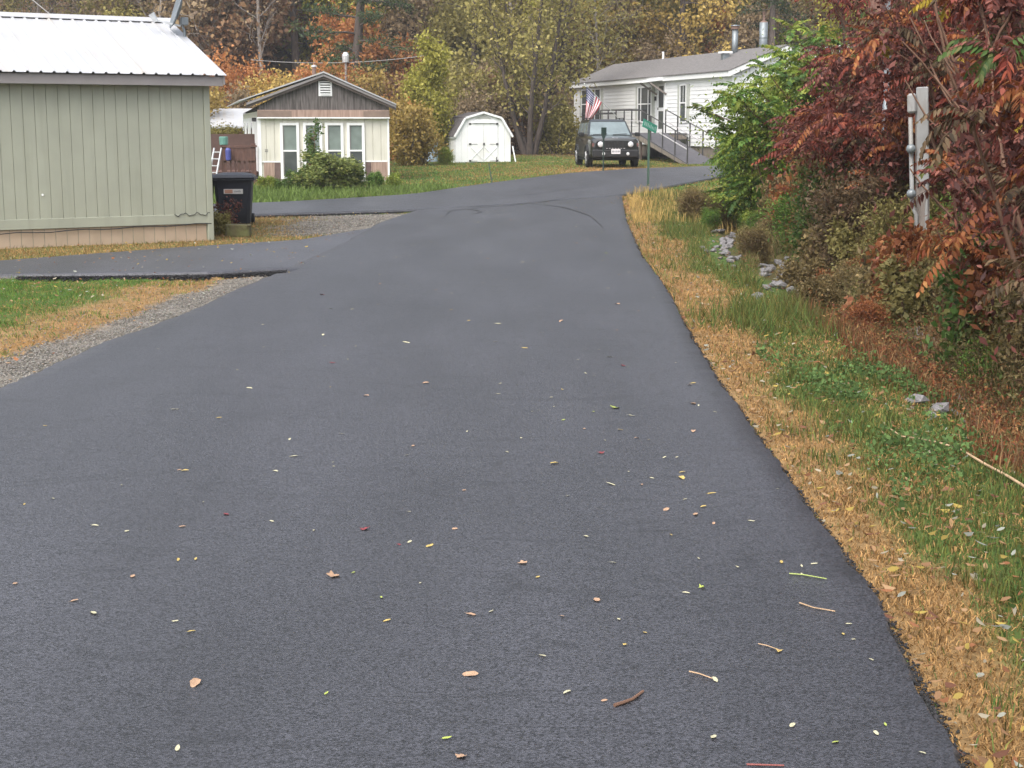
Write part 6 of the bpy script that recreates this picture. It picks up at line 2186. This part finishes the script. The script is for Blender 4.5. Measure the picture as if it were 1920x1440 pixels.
def leaf_shape(kind, seed):
    rs = np.random.RandomState(seed)
    if kind == 'oval':
        n = 10
        a = np.linspace(0, 2 * math.pi, n, endpoint=False)
        x = np.cos(a) * .5; y = np.sin(a) * .19 * (1 - .25 * np.cos(a))
    elif kind == 'beech':
        n = 14
        a = np.linspace(0, 2 * math.pi, n, endpoint=False)
        x = np.cos(a) * .5; y = np.sin(a) * .27 * (1 + .09 * np.cos(7 * a))
    else:
        n = 20
        a = np.linspace(0, 2 * math.pi, n, endpoint=False)
        r = .30 + .2 * np.abs(np.cos(2.5 * a)) ** 2
        x = np.cos(a) * r; y = np.sin(a) * r
    curl = rs.uniform(.25, .9); cu2 = rs.uniform(-.3, .5)
    rim = np.column_stack([x, y, curl * y * y * 2 + cu2 * x * x * .5 + rs.randn(n) * .015])
    mid = rim * np.array([.5, .5, .25])
    V = np.concatenate([rim, mid, [[0, 0, .0]], [[-.5, 0, cu2 * .12], [-.75, .03, .05], [-.5, .012, cu2 * .12 + .012]]])
    V[:, 2] -= V[:, 2].min() - .01
    Fs = []
    for i in range(n):
        j = (i + 1) % n
        Fs += [(i, j, n + j, n + i), (n + i, n + j, 2 * n)]
    Fs.append((2 * n + 1, 2 * n + 2, 2 * n + 3))
    me = bpy.data.meshes.new('fallen_leaf'); me.from_pydata([tuple(p) for p in V], [], Fs)
    me.polygons.foreach_set('use_smooth', [True] * len(Fs))
    me.update()
    return me


LSH = {k_: [leaf_shape(k_, 500 + i) for i in range(4)] for k_ in ('oval', 'beech', 'lobed')}
LC = dict(pale=mat('leaf_pale', (.46, .43, .28), .6, var=.2), tan=mat('leaf_tan', (.38, .24, .15), .65, var=.2), red=mat('leaf_red', (.20, .03, .035), .55, var=.3),
          lime=mat('leaf_fresh', (.34, .40, .08), .55, var=.2), gold=mat('leaf_gold', (.45, .33, .10), .6, var=.2))
for ms_ in LSH.values():
    for me in ms_:
        me.materials.append(LC['pale'])
LL = dict(pale='small pale dry leaflet lying on the asphalt', tan='curled tan brown leaf lying on the asphalt', red='dark red leaf lying on the asphalt', lime='yellow green leaf lying on the asphalt', gold='small golden leaf lying on the asphalt')


def road_leaf(px, py, c, size, kind):
    q = lane_pt(px, py)
    me = LSH[kind][rr.randrange(4)]
    o = bpy.data.objects.new('fallen_leaf', me)
    col.objects.link(o)
    o.material_slots[0].link = 'OBJECT'; o.material_slots[0].material = LC[c]
    o.location = (q[0], q[1], q[2] + .003)
    o.rotation_euler = (rr.uniform(-.2, .2), rr.uniform(-.15, .15), rr.uniform(0, 6.28)); o.scale = (size, size, size)
    tag(o, LL[c], 'leaf', c + ' leaves on the asphalt')


for (px, py, c, s, k_) in ((625, 1081, 'tan', .062, 'lobed'), (366, 1283, 'tan', .058, 'beech'), (882, 1266, 'tan', .055, 'beech'), (865, 1420, 'tan', .04, 'lobed'), (1119, 1126, 'tan', .042, 'beech'), (980, 1057, 'tan', .045, 'lobed'), (883, 1153, 'tan', .04, 'beech'),
                          (1040, 870, 'gold', .05, 'beech'), (1300, 757, 'tan', .06, 'beech'), (1304, 965, 'tan', .045, 'beech'), (1278, 897, 'gold', .05, 'beech'), (1279, 886, 'gold', .035, 'oval'),
                          (424, 965, 'red', .045, 'beech'), (684, 993, 'red', .05, 'lobed'), (1127, 850, 'red', .045, 'lobed'), (1168, 686, 'red', .055, 'beech'), (604, 553, 'red', .06, 'lobed'), (623, 681, 'red', .05, 'beech'), (1133, 1315, 'tan', .022, 'beech'),
                          (1153, 765, 'lime', .07, 'lobed'), (1184, 780, 'pale', .05, 'oval'), (768, 1017, 'pale', .035, 'oval'), (1149, 1056, 'pale', .03, 'oval'), (715, 1121, 'lime', .022, 'oval'), (838, 1385, 'lime', .03, 'oval'), (1063, 1299, 'pale', .035, 'oval'),
                          (1016, 1231, 'pale', .035, 'oval'), (517, 884, 'pale', .035, 'oval'), (641, 814, 'pale', .035, 'oval'), (333, 1404, 'pale', .035, 'oval'), (612, 1301, 'lime', .022, 'oval'), (359, 1185, 'gold', .03, 'oval'), (921, 1147, 'pale', .022, 'oval'),
                          (1160, 1162, 'pale', .03, 'oval'), (788, 1094, 'pale', .018, 'oval'), (1209, 1187, 'gold', .022, 'oval'), (1172, 1210, 'gold', .02, 'lobed'), (1341, 1276, 'pale', .042, 'oval'), (1338, 1383, 'pale', .038, 'oval'), (1486, 1361, 'pale', .035, 'oval'),
                          (1643, 1376, 'pale', .03, 'oval'), (1660, 1360, 'lime', .02, 'oval'), (1566, 1393, 'lime', .03, 'oval'), (1729, 1413, 'pale', .025, 'oval'), (1460, 1222, 'gold', .03, 'lobed'), (1581, 1190, 'gold', .025, 'oval'), (1600, 1200, 'pale', .018, 'oval'), (1633, 1238, 'pale', .022, 'oval'),
                          (1465, 1055, 'gold', .035, 'oval'), (1527, 1058, 'pale', .03, 'oval'), (1503, 1062, 'pale', .025, 'oval'), (1503, 1077, 'pale', .02, 'oval'), (1284, 937, 'pale', .03, 'oval'), (1222, 897, 'pale', .03, 'oval'), (1246, 858, 'pale', .035, 'oval'), (1269, 858, 'pale', .025, 'oval'),
                          (977, 822, 'pale', .03, 'oval'), (950, 848, 'pale', .03, 'oval'), (870, 920, 'tan', .03, 'oval'), (367, 1049, 'gold', .03, 'oval'), (336, 882, 'tan', .025, 'oval'), (1299, 719, 'gold', .05, 'oval'), (1310, 1048, 'pale', .02, 'oval'), (1316, 1103, 'lime', .03, 'lobed')):
    road_leaf(px, py, c, s, k_)
for i in range(215):
    py = 372 + 800 * rr.random() ** 2.1
    Yq = G(1000, py, LANE_Z)[1]
    if Yq > 33:
        continue
    xl_, xr_ = float(Xl(Yq)), float(Xr(Yq))
    t = rr.random() ** .62
    X = xl_ + .1 + (xr_ - xl_ - .15) * t
    px = CX + X / (Yq * math.cos(PITCH) + (CAM_H - LANE_Z) * math.sin(PITCH)) * F_PX
    c = rr.choices(['pale', 'tan', 'red', 'lime', 'gold'], [.62, .16, .012, .05, .15])[0]
    road_leaf(px, py, c, rr.choice([.018, .024, .03, .03, .038, .05]) * rr.uniform(.85, 1.15) * (1.0 if Yq < 12 else 1.2), 'oval' if c in ('pale', 'lime', 'gold') else 'beech')

# ------------------------------------------------------------------ thin haze volume added to veil and lighten the distance
hz_ = MB().box(-150, 150, -35, 265, -3, 75).build('haze', None)
hm = bpy.data.materials.new('haze_air'); hm.use_nodes = True
hn = hm.node_tree.nodes
hn.remove(hn['Principled BSDF'])
pv = hn.new('ShaderNodeVolumePrincipled')
pv.inputs['Color'].default_value = (.92, .94, .97, 1)
pv.inputs['Density'].default_value = .0006
hm.node_tree.links.new(pv.outputs[0], hn['Material Output'].inputs['Volume'])
hz_.data.materials.append(hm)
struct(hz_, 'stuff')
tag(hz_, 'thin pale haze added to lighten the distance', 'haze')
